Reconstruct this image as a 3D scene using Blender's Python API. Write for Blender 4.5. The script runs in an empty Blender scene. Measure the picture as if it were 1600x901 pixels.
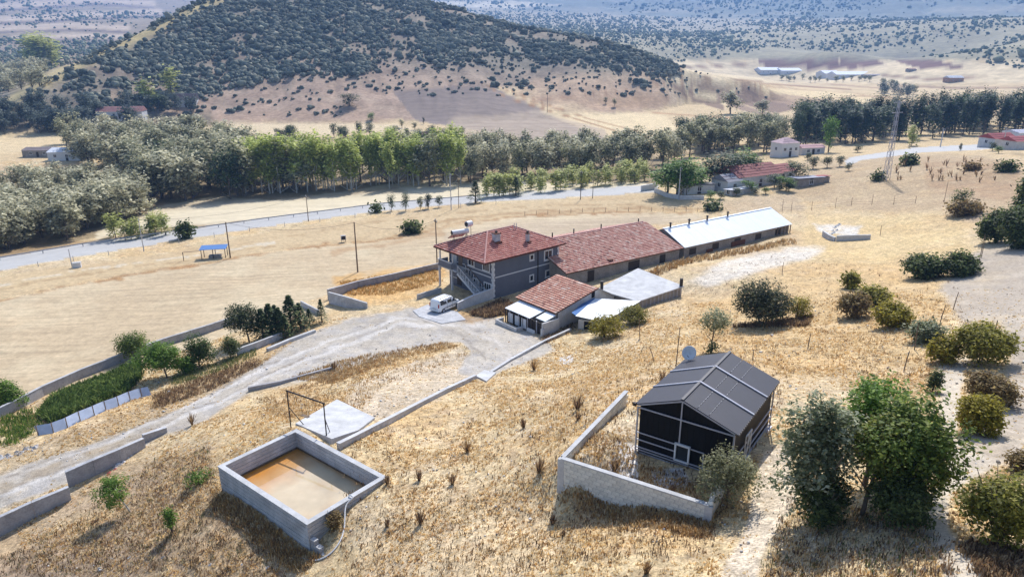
import bpy, math, random
import numpy as np
from mathutils import Vector, Matrix
S = bpy.context.scene
COL = S.collection
random.seed(7); RNG = np.random.default_rng(7)
rad = math.radians
# ---------------------------------------------------------------- camera
ZC = 32.0; FPX = 1100.0; PITCH = rad(19)
cam_d = bpy.data.cameras.new('camera'); cam = bpy.data.objects.new('camera', cam_d); COL.objects.link(cam)
cam.location = (0, 0, ZC); cam.rotation_euler = (rad(90) - PITCH, 0, 0)
cam_d.sensor_width = 36; cam_d.lens = 36 * FPX / 1600; cam_d.clip_start = 0.5; cam_d.clip_end = 40000
S.camera = cam
# ---------------------------------------------------------------- sky, sun, exposure
SUN_AZ = 16.0; SUN_EL = 47.0
w = bpy.data.worlds.new('World'); S.world = w; w.use_nodes = True
nt = w.node_tree; nt.nodes.clear()
sky = nt.nodes.new('ShaderNodeTexSky'); sky.sky_type = 'NISHITA'; sky.sun_disc = False
sky.sun_elevation = rad(SUN_EL); sky.sun_rotation = rad(SUN_AZ); sky.altitude = 900; sky.air_density = 1.0; sky.dust_density = 3.0
bg = nt.nodes.new('ShaderNodeBackground'); bg.inputs['Strength'].default_value = 0.15
wo = nt.nodes.new('ShaderNodeOutputWorld')
nt.links.new(sky.outputs[0], bg.inputs[0]); nt.links.new(bg.outputs[0], wo.inputs[0])
sd = bpy.data.lights.new('sun', 'SUN'); sd.energy = 4.2; sd.angle = rad(0.5); sd.color = (1.0, 0.97, 0.93)
sun = bpy.data.objects.new('sun', sd); COL.objects.link(sun)
_sv = Vector((math.sin(rad(SUN_AZ)) * math.cos(rad(SUN_EL)), math.cos(rad(SUN_AZ)) * math.cos(rad(SUN_EL)), math.sin(rad(SUN_EL))))
sun.rotation_euler = _sv.to_track_quat('Z', 'Y').to_euler()
S.view_settings.view_transform = 'Standard'; S.view_settings.look = 'None'
S.view_settings.exposure = 0.44; S.view_settings.gamma = 1.0
S.render.engine = 'CYCLES'
S.cycles.max_bounces = 6; S.cycles.diffuse_bounces = 3; S.cycles.glossy_bounces = 2
S.cycles.transmission_bounces = 4; S.cycles.transparent_max_bounces = 6; S.cycles.volume_bounces = 1

# ---------------------------------------------------------------- pixel <-> world helpers (measuring only)
cp, sp = math.cos(PITCH), math.sin(PITCH)
def ray(px, py):
    u = (px - 800) / FPX; v = (450.5 - py) / FPX
    return (u, cp + v * sp, -sp + v * cp)
def PZ(px, py, z):
    d = ray(px, py); t = (z - ZC) / d[2]
    return Vector((d[0] * t, d[1] * t, z))
def project(X, Y, Z):
    Zr = Z - ZC
    dep = Y * cp - Zr * sp
    return 800 + FPX * X / dep, 450.5 - FPX * (Y * sp + Zr * cp) / dep
# value noise -------------------------------------------------------
def _h(ix, iy, s):
    n = (ix.astype(np.int64) * 374761393 + iy.astype(np.int64) * 668265263 + s * 974711) & 0x7fffffff
    n = ((n ^ (n >> 13)) * 1274126177) & 0x7fffffff
    n = (n ^ (n >> 16)) & 0xffff
    return n / 65535.0
def vnoise(x, y, s=0):
    x = np.asarray(x, float); y = np.asarray(y, float)
    ix = np.floor(x); iy = np.floor(y); fx = x - ix; fy = y - iy
    fx = fx * fx * (3 - 2 * fx); fy = fy * fy * (3 - 2 * fy)
    a = _h(ix, iy, s); b = _h(ix + 1, iy, s); c = _h(ix, iy + 1, s); d = _h(ix + 1, iy + 1, s)
    return (a * (1 - fx) + b * fx) * (1 - fy) + (c * (1 - fx) + d * fx) * fy
def fbm(x, y, s=0, o=4):
    r = 0; a = 0.5; t = 0
    for k in range(o):
        r = r + a * vnoise(x * 2 ** k, y * 2 ** k, s + k * 17); t += a; a *= 0.55
    return r / t
# ---------------------------------------------------------------- terrain height
CT = [  # px, py, z of the ground there
 (775,470,0),(700,480,0),(640,480,0),(885,450,0.2),(830,520,.6),(760,530,1.0),(700,505,.5),(925,500,.8),(1000,470,1.2),
 (990,420,.6),(1070,402,.6),(1240,372,1.2),(1080,455,1.6),(880,440,.2),
 (0,500,-2.5),(100,480,-2.5),(250,450,-2.5),(400,420,-2.5),(550,400,-2.2),(680,375,-2),(850,350,-2),(1000,335,-2),(0,620,-1.2),(200,565,-.8),(380,515,-.5),(520,470,-.4),
 (0,412,-4.5),(200,390,-4.5),(400,353,-4.5),(600,330,-4.5),(740,315,-4),(900,303,-3),(1020,292,-2),(1330,248,0),(1530,232,2.5),(1100,315,-1),(1230,300,0),
 (300,335,-6.5),(500,312,-6.5),(760,292,-6),(60,380,-7),(0,340,-8),(150,330,-8),(400,270,-8),(700,250,-8),(1000,250,-6),(1250,230,-4),(1500,215,-1),
 (0,230,-8),(300,210,-8),(550,205,-7),(800,200,-6),(1000,190,-6),(1200,170,-5),(1500,160,-4),(1000,140,-4),(1300,135,-3),(1550,130,-2),(1250,115,-3),(1500,112,-2),
 (0,760,1.0),(100,725,1.2),(200,685,1.4),(300,645,1.5),(420,590,1.6),(560,540,1.2),(640,520,1.0),
 (60,660,.6),(200,610,.4),(350,560,.2),(460,520,.2),
 (0,840,.3),(130,780,1.2),(250,700,2.0),(0,900,1.6),(200,820,3.0),(310,740,4.6),(300,880,5.2),(420,640,3.6),(370,680,4.6),
 (480,866,5.7),(545,800,7.0),(575,775,7.15),(515,842,6.3),(900,716,12.75),(922,700,12.8),(950,680,12.8),(985,655,12.7),(945,712,12.65),(1040,765,12.4),(337,768,5.7),(605,752,7.3),(460,672,6.9),(530,705,6.9),(520,660,6.3),(580,655,5.9),(650,615,4.4),(745,592,2.8),(620,590,3.0),(560,600,3.6),(860,548,1.5),
 (560,880,7.0),(700,880,9.3),(850,880,11.2),(720,760,8.6),(750,680,6.6),(820,620,6.0),(950,560,3.5),(860,700,10.2),
 (880,757,11.2),(940,778,11.45),(1000,798,11.75),(993,706,12.3),(1106,812,12.2),(980,850,12.2),(1004,636,12.5),(900,640,10.0),(1073,600,10.8),(1190,700,12.45),(1230,640,11.6),
 (1110,555,7.6),(1190,505,5.0),(1060,500,3.2),(1100,440,2.4),(1300,580,9.6),(1330,800,14.5),(1450,790,15),(1200,890,14),(1590,880,17),(1400,890,15.8),(1590,700,14.5),(1500,600,11.2),(1590,500,10.5),(1400,500,7.4),(1330,470,6),(1470,420,6.2),(1590,400,8.5),(1560,320,7.5),(1400,360,3.6),(1320,370,2.0),(1350,310,1.5),(1480,290,4.5),(1590,260,7),(1270,330,.6),
]
CD = [  # px, py, horizontal distance (for far ground)
 (0,95,900),(100,70,1250),(0,40,1700),(200,40,1500),(100,0,2600),(0,-40,3200),(300,20,2200),(500,20,2200),(800,35,1900),
 (950,70,1100),(950,45,1700),(1100,80,1150),(1300,82,1100),(1500,85,1000),(1100,50,1700),(1300,45,1600),(1500,40,1500),(1590,60,1200),
]
FAR = [(x, 9000, 60 if x < 900 else 80) for x in (-200, 200, 600, 1000, 1400, 1800)]
_pt = []
for px, py, z in CT:
    v = PZ(px, py, z); _pt.append((v.x, v.y, z))
for px, py, D in CD:
    d = ray(px, py); t = D / math.hypot(d[0], d[1]); _pt.append((d[0] * t, d[1] * t, ZC + d[2] * t))
for px, D, z in FAR:
    a = math.atan((px - 800) / FPX); _pt.append((D * math.sin(a), D * math.cos(a), z))
# steady ground behind and beside the view
for a, z in ((-62, -1), (-48, 0.5), (48, 16.5), (62, 18)):
    for D in (25, 60):
        _pt.append((D * math.sin(rad(a)), D * math.cos(rad(a)), z if D == 25 else z * .7))
for a in (-62, 62):
    for D in (150, 400, 1500):
        _pt.append((D * math.sin(rad(a)), D * math.cos(rad(a)), -6 if a < 0 else 6))
for a in (-55, -25, 0, 25, 55):
    _pt.append((9 * math.sin(rad(a)), 9 * math.cos(rad(a)), 9 + a * .16))
_pt = np.array(_pt)
_A = np.column_stack([np.arctan2(_pt[:, 0], _pt[:, 1]), np.log(np.hypot(_pt[:, 0], _pt[:, 1]))])
# heights are stored relative to distance so far points do not ripple near ones
_W = np.hypot(_pt[:, 0], _pt[:, 1]) ** 0.5
def _phi(r2):
    return 0.5 * r2 * np.log(r2 + 1e-12)
n = len(_pt)
K = _phi(((_A[:, None] - _A[None]) ** 2).sum(2)) + np.eye(n) * 2e-4
Q = np.column_stack([np.ones(n), _A])
M = np.block([[K, Q], [Q.T, np.zeros((3, 3))]])
_sol = np.linalg.solve(M, np.concatenate([_pt[:, 2] / _W, np.zeros(3)]))
def base_h(x, y):
    x = np.atleast_1d(np.asarray(x, float)); y = np.atleast_1d(np.asarray(y, float))
    r = np.maximum(np.hypot(x, y), 8.0)
    a = np.clip(np.arctan2(x, y), -1.15, 1.15); l = np.log(r)
    out = _sol[n] + _sol[n + 1] * a + _sol[n + 2] * l
    for i in range(n):
        out += _sol[i] * _phi((a - _A[i, 0]) ** 2 + (l - _A[i, 1]) ** 2)
    z = out * np.sqrt(r)
    # small undulation
    z = z + (fbm(x / 9, y / 9, 3, 3) - .5) * .35 * np.clip((r - 20) / 40, 0, 1) * np.clip(1 - (r - 500) / 500, 0, 1)
    return z
# ridges : crest (px, py, distance), foot distance, far foot distance
RIDGES = [
 ([(-200,300,330,300),(20,165,430,400),(100,112,470,400),(200,62,530,400),(330,-3,600,400),(480,-34,650,390),(620,-12,660,380),(700,12,640,370),(800,42,600,380),(900,58,570,400),(960,70,560,420),(1040,97,540,450),(1080,112,540,500),(1250,140,560,545)], 1.9, 1),
 ([(-300,-20,5200,3000),(0,-40,5600,3000),(300,-60,6000,3000),(620,-50,6000,2600),(850,-60,6200,2500),(1000,-40,6000,2400),(1100,-30,5200,2300),(1300,-70,4800,2200),(1600,-60,4600,2100),(1900,-60,4600,2100)], 1.6, 2),
]
def ridge_h(x, y, zb):
    az = np.arctan2(x, y); r = np.hypot(x, y)
    out = np.zeros_like(zb); ids = np.zeros(zb.shape, int); tt = np.zeros_like(zb)
    for pts, back, k in RIDGES:
        A = []; Z = []; R = []; Fo = []
        for px, py, D, f in pts:
            d = ray(px, py); a = math.atan2(d[0], d[1]); t = D / math.hypot(d[0], d[1])
            A.append(a); Z.append(ZC + d[2] * t); R.append(D); Fo.append(f)
        zc = np.interp(az, A, Z); rc = np.interp(az, A, R); rf = np.interp(az, A, Fo)
        if k == 1:
            rf = rf * (1 + .05 * (fbm(az * 14, az * 0 + 2, 5, 3) - .5))
        t = (r - rf) / np.maximum(rc - rf, 1)
        prof = np.where(t < 1, np.clip(t, 0, 1) ** 1.15, 0)
        tb = np.clip((r - rc) / (rc * (back - 1)), 0, 1)
        prof = np.where(t >= 1, 1 - tb * tb * (3 - 2 * tb), prof)
        g = np.sin(np.clip(t, 0, 1) * np.pi)
        gul = (np.abs(fbm(az * (13 if k == 1 else 14) + 1.2 * fbm(az * 9, r / 130, 77, 2), r / (160 if k == 1 else 1400), 31 + k, 4) - .5) * 2 - .3) * g * (9 if k == 1 else 90)
        add = np.maximum(zc - zb, 0) * prof + gul * (np.clip(t, 0, 1) > 0) * (t < 1)
        edge = 1.0
        if k == 1:
            edge = np.clip((az - A[0]) / .02, 0, 1) * np.clip((A[-1] - az) / .05, 0, 1)
        add = add * edge
        hit = (t > .02) & (np.maximum(zc - zb, 0) * prof * edge > 1.0)
        ids = np.where(hit & (ids == 0), k, ids); tt = np.where(ids == k, t, tt)
        out = out + add
    return out, ids, tt
def hfull(x, y):
    zb = base_h(x, y); x = np.atleast_1d(x); y = np.atleast_1d(y)
    rh, ids, tt = ridge_h(x, y, zb)
    return zb + rh, ids, tt
def h(x, y):
    return float(hfull([x], [y])[0][0])
_TS = np.geomspace(14, 9000, 420)
def G(px, py):                         # where the sight line through a pixel meets the ground
    d = ray(px, py)
    z = hfull(d[0] * _TS, d[1] * _TS)[0]
    below = (ZC + d[2] * _TS) < z
    i = int(np.argmax(below)) if below.any() else len(_TS) - 1
    lo, hi = _TS[max(i - 1, 0)], _TS[i]
    for k in range(2):
        t = np.linspace(lo, hi, 12); z = hfull(d[0] * t, d[1] * t)[0]
        b = (ZC + d[2] * t) < z
        j = int(np.argmax(b)) if b.any() else 11
        lo, hi = t[max(j - 1, 0)], t[j]
    return Vector((d[0] * hi, d[1] * hi, float(z[j])))
def top_z(p, py):                      # height over point p that shows at row py
    v = (450.5 - py) / FPX
    # (Y*sp + Zr*cp) = v*(Y*cp - Zr*sp)
    Zr = p.y * (v * cp - sp) / (cp + v * sp)
    return Zr + ZC
def pxm(p):                            # pixels per metre at p
    return FPX / (p.y * cp - (p.z - ZC) * sp)
def az2rot(az): return rad(90 - az)
def adir(az): return Vector((math.sin(rad(az)), math.cos(rad(az)), 0))

# ---------------------------------------------------------------- colours and materials
def C(r, g, b, k=.72):
    f = lambda c: ((c / 255 + .055) / 1.055) ** 2.4 if c > 10 else c / 255 / 12.92
    return (f(r) * k, f(g) * k, f(b) * k)
MATS = {}
def mat(name, col=None, rough=.85, ns=4.0, na=.25, bump=.15, bs=None, metal=0, attr=False, trans=0, wave=None, emit=None, spec=.3, n2=None, coat=0):
    if name in MATS: return MATS[name]
    m = bpy.data.materials.new(name); m.use_nodes = True; t = m.node_tree; N = t.nodes; L = t.links
    b = N['Principled BSDF']; b.inputs['Roughness'].default_value = rough; b.inputs['Metallic'].default_value = metal
    b.inputs['Specular IOR Level'].default_value = spec
    if coat: b.inputs['Coat Weight'].default_value = coat
    tc = N.new('ShaderNodeTexCoord')
    if attr:
        a = N.new('ShaderNodeAttribute'); a.attribute_name = 'Col'; src = a.outputs['Color']
    else:
        a = N.new('ShaderNodeRGB'); a.outputs[0].default_value = (*col, 1); src = a.outputs[0]
    def mul(src, sc, amt, det=5, mapping=None):
        no = N.new('ShaderNodeTexNoise'); no.inputs['Scale'].default_value = sc; no.inputs['Detail'].default_value = det; no.inputs['Roughness'].default_value = .65
        L.new(mapping or tc.outputs['Object'], no.inputs['Vector'])
        mr = N.new('ShaderNodeMapRange'); mr.inputs[1].default_value = .3; mr.inputs[2].default_value = .7
        mr.inputs[3].default_value = 1 - amt; mr.inputs[4].default_value = 1 + amt
        L.new(no.outputs[0], mr.inputs[0])
        mx = N.new('ShaderNodeMix'); mx.data_type = 'RGBA'; mx.blend_type = 'MULTIPLY'; mx.inputs[0].default_value = 1
        L.new(src, mx.inputs[6]); L.new(mr.outputs[0], mx.inputs[7])
        return mx.outputs[2], no
    src, no = mul(src, ns, na)
    if n2:
        for sc, am in n2: src, _ = mul(src, sc, am, 3)
    if wave:
        ang, sc, am = wave
        mp = N.new('ShaderNodeMapping'); mp.inputs['Rotation'].default_value = (0, 0, ang); mp.inputs['Scale'].default_value = (.04, 1, 1)
        L.new(tc.outputs['Object'], mp.inputs[0])
        src, _ = mul(src, sc, am, 4, mp.outputs[0])
    L.new(src, b.inputs['Base Color'])
    if bump:
        bn = N.new('ShaderNodeTexNoise'); bn.inputs['Scale'].default_value = bs or ns * 3; bn.inputs['Detail'].default_value = 4
        L.new(tc.outputs['Object'], bn.inputs['Vector'])
        bu = N.new('ShaderNodeBump'); bu.inputs['Strength'].default_value = bump; bu.inputs['Distance'].default_value = .05
        L.new(bn.outputs[0], bu.inputs['Height']); L.new(bu.outputs[0], b.inputs['Normal'])
    if trans:
        tr = N.new('ShaderNodeBsdfTranslucent'); L.new(src, tr.inputs[0])
        ms = N.new('ShaderNodeMixShader'); ms.inputs[0].default_value = trans
        L.new(b.outputs[0], ms.inputs[1]); L.new(tr.outputs[0], ms.inputs[2]); L.new(ms.outputs[0], N['Material Output'].inputs[0])
    MATS[name] = m
    return m
# ---------------------------------------------------------------- mesh helpers
def mesh_np(name, V, Fa, cols=None, smooth=False):
    V = np.asarray(V, np.float32); Fa = np.asarray(Fa, np.int32); k = Fa.shape[1]
    me = bpy.data.meshes.new(name)
    me.vertices.add(len(V)); me.vertices.foreach_set('co', V.ravel())
    me.loops.add(Fa.size); me.loops.foreach_set('vertex_index', Fa.ravel())
    me.polygons.add(len(Fa)); me.polygons.foreach_set('loop_start', np.arange(0, Fa.size, k, dtype=np.int32))
    if smooth: me.polygons.foreach_set('use_smooth', np.ones(len(Fa), bool))
    me.update(calc_edges=True)
    if cols is not None:
        at = me.color_attributes.new('Col', 'FLOAT_COLOR', 'POINT')
        c4 = np.ones((len(V), 4), np.float32); c4[:, :3] = cols; at.data.foreach_set('color', c4.ravel())
    return me
def link(name, me, m=None, parent=None, loc=None, rz=0):
    o = bpy.data.objects.new(name, me); COL.objects.link(o)
    if me is not None and m is not None and not me.materials: me.materials.append(m)
    if parent is not None: o.parent = parent
    if loc is not None: o.location = loc
    if rz: o.rotation_euler[2] = rz
    return o
def tag(o, label=None, cat=None, group=None, kind=None):
    if label: o['label'] = label
    if cat: o['category'] = cat
    if group: o['group'] = group
    if kind: o['kind'] = kind
    return o
def thing(name, label, cat, loc, rz=0, group=None):
    o = bpy.data.objects.new(name, None); COL.objects.link(o); o.location = loc; o.rotation_euler = (0, 0, rz)
    return tag(o, label, cat, group)
class MB:
    def __init__(s): s.v = []; s.f = []; s.c = []
    def add(s, V, F, col=None):
        o = len(s.v); s.v += [tuple(p) for p in V]; s.f += [tuple(i + o for i in f) for f in F]
        s.c += [col or (1, 1, 1)] * len(V); return s
    def box(s, x0, y0, z0, x1, y1, z1, col=None):
        V = [(x0,y0,z0),(x1,y0,z0),(x1,y1,z0),(x0,y1,z0),(x0,y0,z1),(x1,y0,z1),(x1,y1,z1),(x0,y1,z1)]
        return s.add(V, [(3,2,1,0),(4,5,6,7),(0,1,5,4),(1,2,6,5),(2,3,7,6),(3,0,4,7)], col)
    def bar(s, a, b, w, hh=None, col=None):
        a = Vector(a); b = Vector(b); hh = hh or w; d = (b - a)
        if d.length < 1e-6: return s
        d.normalize(); up = Vector((0, 0, 1)) if abs(d.z) < .95 else Vector((1, 0, 0))
        x = d.cross(up).normalized() * (w / 2); z = x.normalized().cross(d).normalized() * (hh / 2)
        V = [a - x - z, a + x - z, a + x + z, a - x + z, b - x - z, b + x - z, b + x + z, b - x + z]
        return s.add(V, [(3,2,1,0),(4,5,6,7),(0,1,5,4),(1,2,6,5),(2,3,7,6),(3,0,4,7)], col)
    def tube(s, pts, r, n=6, col=None, cap=True):
        pts = [Vector(p) for p in pts]; rs = r if isinstance(r, (list, tuple)) else [r] * len(pts)
        V = []; F = []
        for i, p in enumerate(pts):
            d = (pts[min(i + 1, len(pts) - 1)] - pts[max(i - 1, 0)]).normalized()
            up = Vector((0, 0, 1)) if abs(d.z) < .9 else Vector((1, 0, 0))
            x = d.cross(up).normalized(); y = x.cross(d)
            for k in range(n):
                a = 2 * math.pi * k / n; V.append(p + (x * math.cos(a) + y * math.sin(a)) * rs[i])
        for i in range(len(pts) - 1):
            for k in range(n):
                F.append((i*n+k, i*n+(k+1) % n, (i+1)*n+(k+1) % n, (i+1)*n+k))
        if cap: F += [tuple(range(n))[::-1], tuple((len(pts)-1)*n + k for k in range(n))]
        return s.add(V, F, col)
    def prism(s, poly, z0, z1, col=None):          # poly in xy, extruded
        m = len(poly); V = [(x, y, z0) for x, y in poly] + [(x, y, z1) for x, y in poly]
        F = [tuple(range(m))[::-1], tuple(range(m, 2*m))] + [(i, (i+1) % m, m+(i+1) % m, m+i) for i in range(m)]
        return s.add(V, F, col)
    def slab(s, quad, t, col=None):                # thick sheet from a 3-D polygon, thickness t downwards along normal
        q = [Vector(p) for p in quad]; nrm = (q[1]-q[0]).cross(q[2]-q[0]).normalized()
        if nrm.z < 0: q = q[::-1]; nrm = -nrm
        m = len(q); V = q + [p - nrm * t for p in q]
        F = [tuple(range(m)), tuple(range(m, 2*m))[::-1]] + [(i, m+i, m+(i+1) % m, (i+1) % m) for i in range(m)]
        return s.add(V, F, col)
    def mesh(s, name, smooth=False):
        me = bpy.data.meshes.new(name); me.from_pydata(s.v, [], s.f); me.update()
        at = me.color_attributes.new('Col', 'FLOAT_COLOR', 'POINT')
        c4 = np.ones((len(s.v), 4), np.float32); c4[:, :3] = np.array(s.c, np.float32) if s.v else 1
        at.data.foreach_set('color', c4.ravel())
        if smooth: me.polygons.foreach_set('use_smooth', np.ones(len(me.polygons), bool))
        return me
    def build(s, name, m, parent=None, loc=None, rz=0, bevel=0, smooth=False):
        o = link(name, s.mesh(name, smooth), m, parent, loc, rz)
        if bevel:
            md = o.modifiers.new('bevel', 'BEVEL'); md.width = bevel; md.segments = 2; md.limit_method = 'ANGLE'
        return o
def jit(c, a=.15):
    k = 1 + random.uniform(-a, a); return tuple(x * k for x in c)
# ---------------------------------------------------------------- the ground: one grid, split by surface
def grid():
    dep = np.concatenate([np.arange(66, 44, -.5), np.arange(44, 8, -.11), np.arange(8, 3, -.052)])
    r = 26.0 / np.tan(np.radians(dep)); r = r[r > 9]
    r = np.concatenate([r, np.geomspace(r[-1] * 1.01, 9000, 150)])
    az = np.concatenate([np.arange(-64, -41, .8), np.arange(-41, 41, .125), np.arange(41, 64.1, .8)])
    R, A = np.meshgrid(r, np.radians(az), indexing='ij')
    return R, A
R, A = grid()
GX = (R * np.sin(A)); GY = (R * np.cos(A)); sh = GX.shape
GZ, GID, GT = hfull(GX.ravel(), GY.ravel())
GX = GX.ravel(); GY = GY.ravel(); GR = R.ravel()
PU, PV = project(GX, GY, GZ)
# wobble the painted outlines so that no border is ruler-straight
wob = np.clip(900 / GR, 1.2, 9)
PUw = PU + (fbm(GX / 2.2, GY / 2.2, 11, 3) - .5) * wob * 1.6 + (fbm(GX / 12, GY / 12, 12, 3) - .5) * wob
PVw = PV + (fbm(GX / 2.2, GY / 2.2, 13, 3) - .5) * wob * 1.2 + (fbm(GX / 12, GY / 12, 14, 3) - .5) * wob
def sdf(poly, U, V):
    P = np.array(poly, float); best = np.full(U.shape, 1e9); ins = np.zeros(U.shape, bool)
    for i in range(len(P)):
        a = P[i]; b = P[(i + 1) % len(P)]; e = b - a
        wx = U - a[0]; wy = V - a[1]; t = np.clip((wx * e[0] + wy * e[1]) / (e @ e + 1e-9), 0, 1)
        best = np.minimum(best, np.hypot(wx - t * e[0], wy - t * e[1]))
        c = ((a[1] > V) != (b[1] > V)); ins ^= c & (U < (b[0] - a[0]) * (V - a[1]) / ((b[1] - a[1]) + 1e-12) + a[0])
    return np.where(ins, best, -best)
def line_d(pts, U, V):
    best = np.full(U.shape, 1e9)
    for a, b in zip(pts[:-1], pts[1:]):
        a = np.array(a, float); b = np.array(b, float); e = b - a
        t = np.clip(((U - a[0]) * e[0] + (V - a[1]) * e[1]) / (e @ e), 0, 1)
        best = np.minimum(best, np.hypot(U - a[0] - t * e[0], V - a[1] - t * e[1]))
    return best
straw = C(222,198,154); gold = C(218,180,124); pale = C(224,204,172); soil = C(204,178,142); grey = C(184,178,171); tan = C(206,184,150)
brown = C(172,140,108); dark = C(112,100,80)
near = GR < 330
COLR = np.zeros((len(GX), 3)); COLR[:] = straw
def paint(mask, col, op=1.0):
    m = (mask * op)[:, None]; COLR[:] = COLR * (1 - m) + np.array(col) * m
def ss(x): x = np.clip(x, 0, 1); return x * x * (3 - 2 * x)
def pp(poly, col, soft=6, op=1., nz=0., ns=3., sel=None, seed=50):
    m = ss(sdf(poly, PUw, PVw) / soft + .5)
    if nz: m = m * np.clip(1 - nz + nz * 2.2 * (fbm(GX / ns, GY / ns, seed, 4) - .28) * 1.6, 0, 1)
    if sel is not None: m = m * sel
    paint(m, col, op)
def pl(pts, width, col, op=1., sel=None, nz=0., ns=3., seed=60):
    m = ss(1.2 - line_d(pts, PUw, PVw) / width)
    if nz: m = m * np.clip(1 - nz + nz * 2.2 * (fbm(GX / ns, GY / ns, seed, 4) - .28) * 1.6, 0, 1)
    if sel is not None: m = m * sel
    paint(m, col, op)
# natural patchiness of the dry hillside
n1 = fbm(GX / 7, GY / 7, 21, 5); n2 = fbm(GX / 2.0, GY / 2.0, 22, 4); n3 = fbm(GX / 22, GY / 22, 23, 4)
paint(ss((n1 - .45) * 5), gold, .55); paint(ss((n2 - .52) * 6), pale, .45); paint(ss((n3 - .55) * 6), soil, .5)
paint(ss((fbm(GX / 1.1, GY / 1.1, 25, 3) - .62) * 8), brown, .4)
pp([(-60,850),(130,760),(200,720),(330,690),(340,780),(440,870),(470,960),(-60,960)], C(176,150,122), 60, .75, .5, 4)
pp([(-60,900),(100,850),(260,800),(300,900),(200,960),(-60,960)], C(150,130,112), 40, .6, .7, 2)
pp([(400,610),(540,590),(720,540),(700,530),(560,580),(440,640)], gold, 14, .7, .4)
pp([(1250,240),(1530,236),(1600,270),(1600,340),(1350,330),(1240,310)], C(190,165,130), 18, .8, .3, 6)
pp([(1080,470),(1300,400),(1460,430),(1500,560),(1250,590),(1080,560)], C(214,176,118), 40, .6, .3, 5)
pp([(560,800),(700,740),(860,780),(860,960),(560,960)], C(226,200,162), 50, .55, .4, 3)
pp([(1260,330),(1500,340),(1520,400),(1360,410),(1250,400)], C(228,198,140), 25, .6, .3, 4)
pp([(1440,250),(1600,250),(1600,320),(1450,300)], C(168,130,95), 14, .5, .8, 3)
# fields left and middle
F_STUB = [(-80,495),(0,470),(110,447),(350,408),(520,384),(640,368),(720,350),(850,338),(1000,331),(1085,334),(1110,342),(1000,352),(890,376),(800,372),(690,412),(560,446),(515,458),(400,505),(200,577),(30,633),(-80,670)]
pp(F_STUB, C(222,202,166), 3, 1, sel=near)
pp(F_STUB, C(198,172,136), 30, .55, .9, 9, sel=near, seed=71)
pp([(690,365),(850,345),(1000,338),(1100,340),(980,352),(860,372),(700,395)], C(200,180,152), 8, .7, sel=near)
F_STRIP = [(-80,450),(0,432),(250,396),(420,362),(700,326),(1020,300),(1090,318),(1000,330),(850,336),(640,364),(520,380),(350,404),(110,443),(0,466),(-80,490)]
pp(F_STRIP, C(206,178,136), 3, 1, sel=near); pp(F_STRIP, C(220,196,154), 10, .6, .8, 5, sel=near, seed=72)
pl([(-60,485),(0,470),(110,446),(350,406),(520,382),(640,366),(720,348),(850,337),(1000,331),(1080,333)], 2.4, C(168,122,72), .8, near, .6, 4)
pl([(520,395),(690,362)], 6, C(176,130,80), .5, near, .5, 3)
pl([(-40,458),(60,440),(200,418),(320,402),(430,384)], 1.6, C(176,146,104), .7, near, .4, 4); pl([(-40,452),(60,434),(200,411),(320,396),(430,378)], 1.4, C(226,214,190), .8, near, .3, 4)
pl([(430,372),(560,352),(700,334),(860,322),(1000,318)], 1.4, C(180,150,108), .7, near, .4, 4); pl([(640,360),(720,342),(860,331),(1000,325),(1090,326)], 2.6, C(168,132,88), .7, near, .5, 4)
pp([(1090,318),(1240,300),(1260,330),(1150,335)], C(196,172,140), 8, .7, sel=near)
# beyond the valley road
F_PALE = [(150,362),(200,345),(245,322),(330,308),(420,312),(560,296),(640,284),(760,284),(1010,286),(1010,292),(900,298),(740,306),(600,322),(400,345),(150,380)]
pp([(-80,300),(0,280),(130,260),(250,240),(400,225),(720,215),(1060,230),(1240,225),(1600,200),(1600,245),(1500,226),(1330,240),(1020,290),(640,300),(420,320),(330,318),(245,330),(150,370),(0,408),(-80,425)], C(150,132,100), 6, .9, sel=near)
pp(F_PALE, C(234,218,184), 4, 1, sel=near)
pp([(240,330),(420,312),(640,300),(620,292),(420,306),(250,318)], C(150,120,85), 8, .5, .5, 5, sel=near)
pp([(1010,240),(1220,245),(1500,215),(1500,228),(1330,244),(1200,262),(1100,262)], C(226,198,150), 6, .8, sel=near)
pp([(-80,395),(0,385),(150,376),(250,355),(380,345),(380,350),(150,385),(0,405)], C(170,140,100), 4, .7, sel=near)
# main hill, far slopes
hill = (GID == 1) * ss((1125 - PU) / 150)
paint(hill, C(190,162,138)); paint(hill * ss((GT - .2) * 3), C(132,126,110), .92)
paint(hill * ss((fbm(GX / 30, GY / 14, 41, 5) - .47) * 5), C(140,118,102), .5)
paint(hill * ss((fbm(GX / 10, GY / 5, 42, 4) - .5) * 6), C(190,170,144), .35)
# dry western shoulder, its sunlit side painted in as a paler strip
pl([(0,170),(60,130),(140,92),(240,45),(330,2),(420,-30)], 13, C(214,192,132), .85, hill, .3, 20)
pp([(860,118),(960,112),(1040,108),(1130,110),(1180,130),(1050,150),(860,135)], C(210,180,146), 14, .7, sel=hill)
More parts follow.
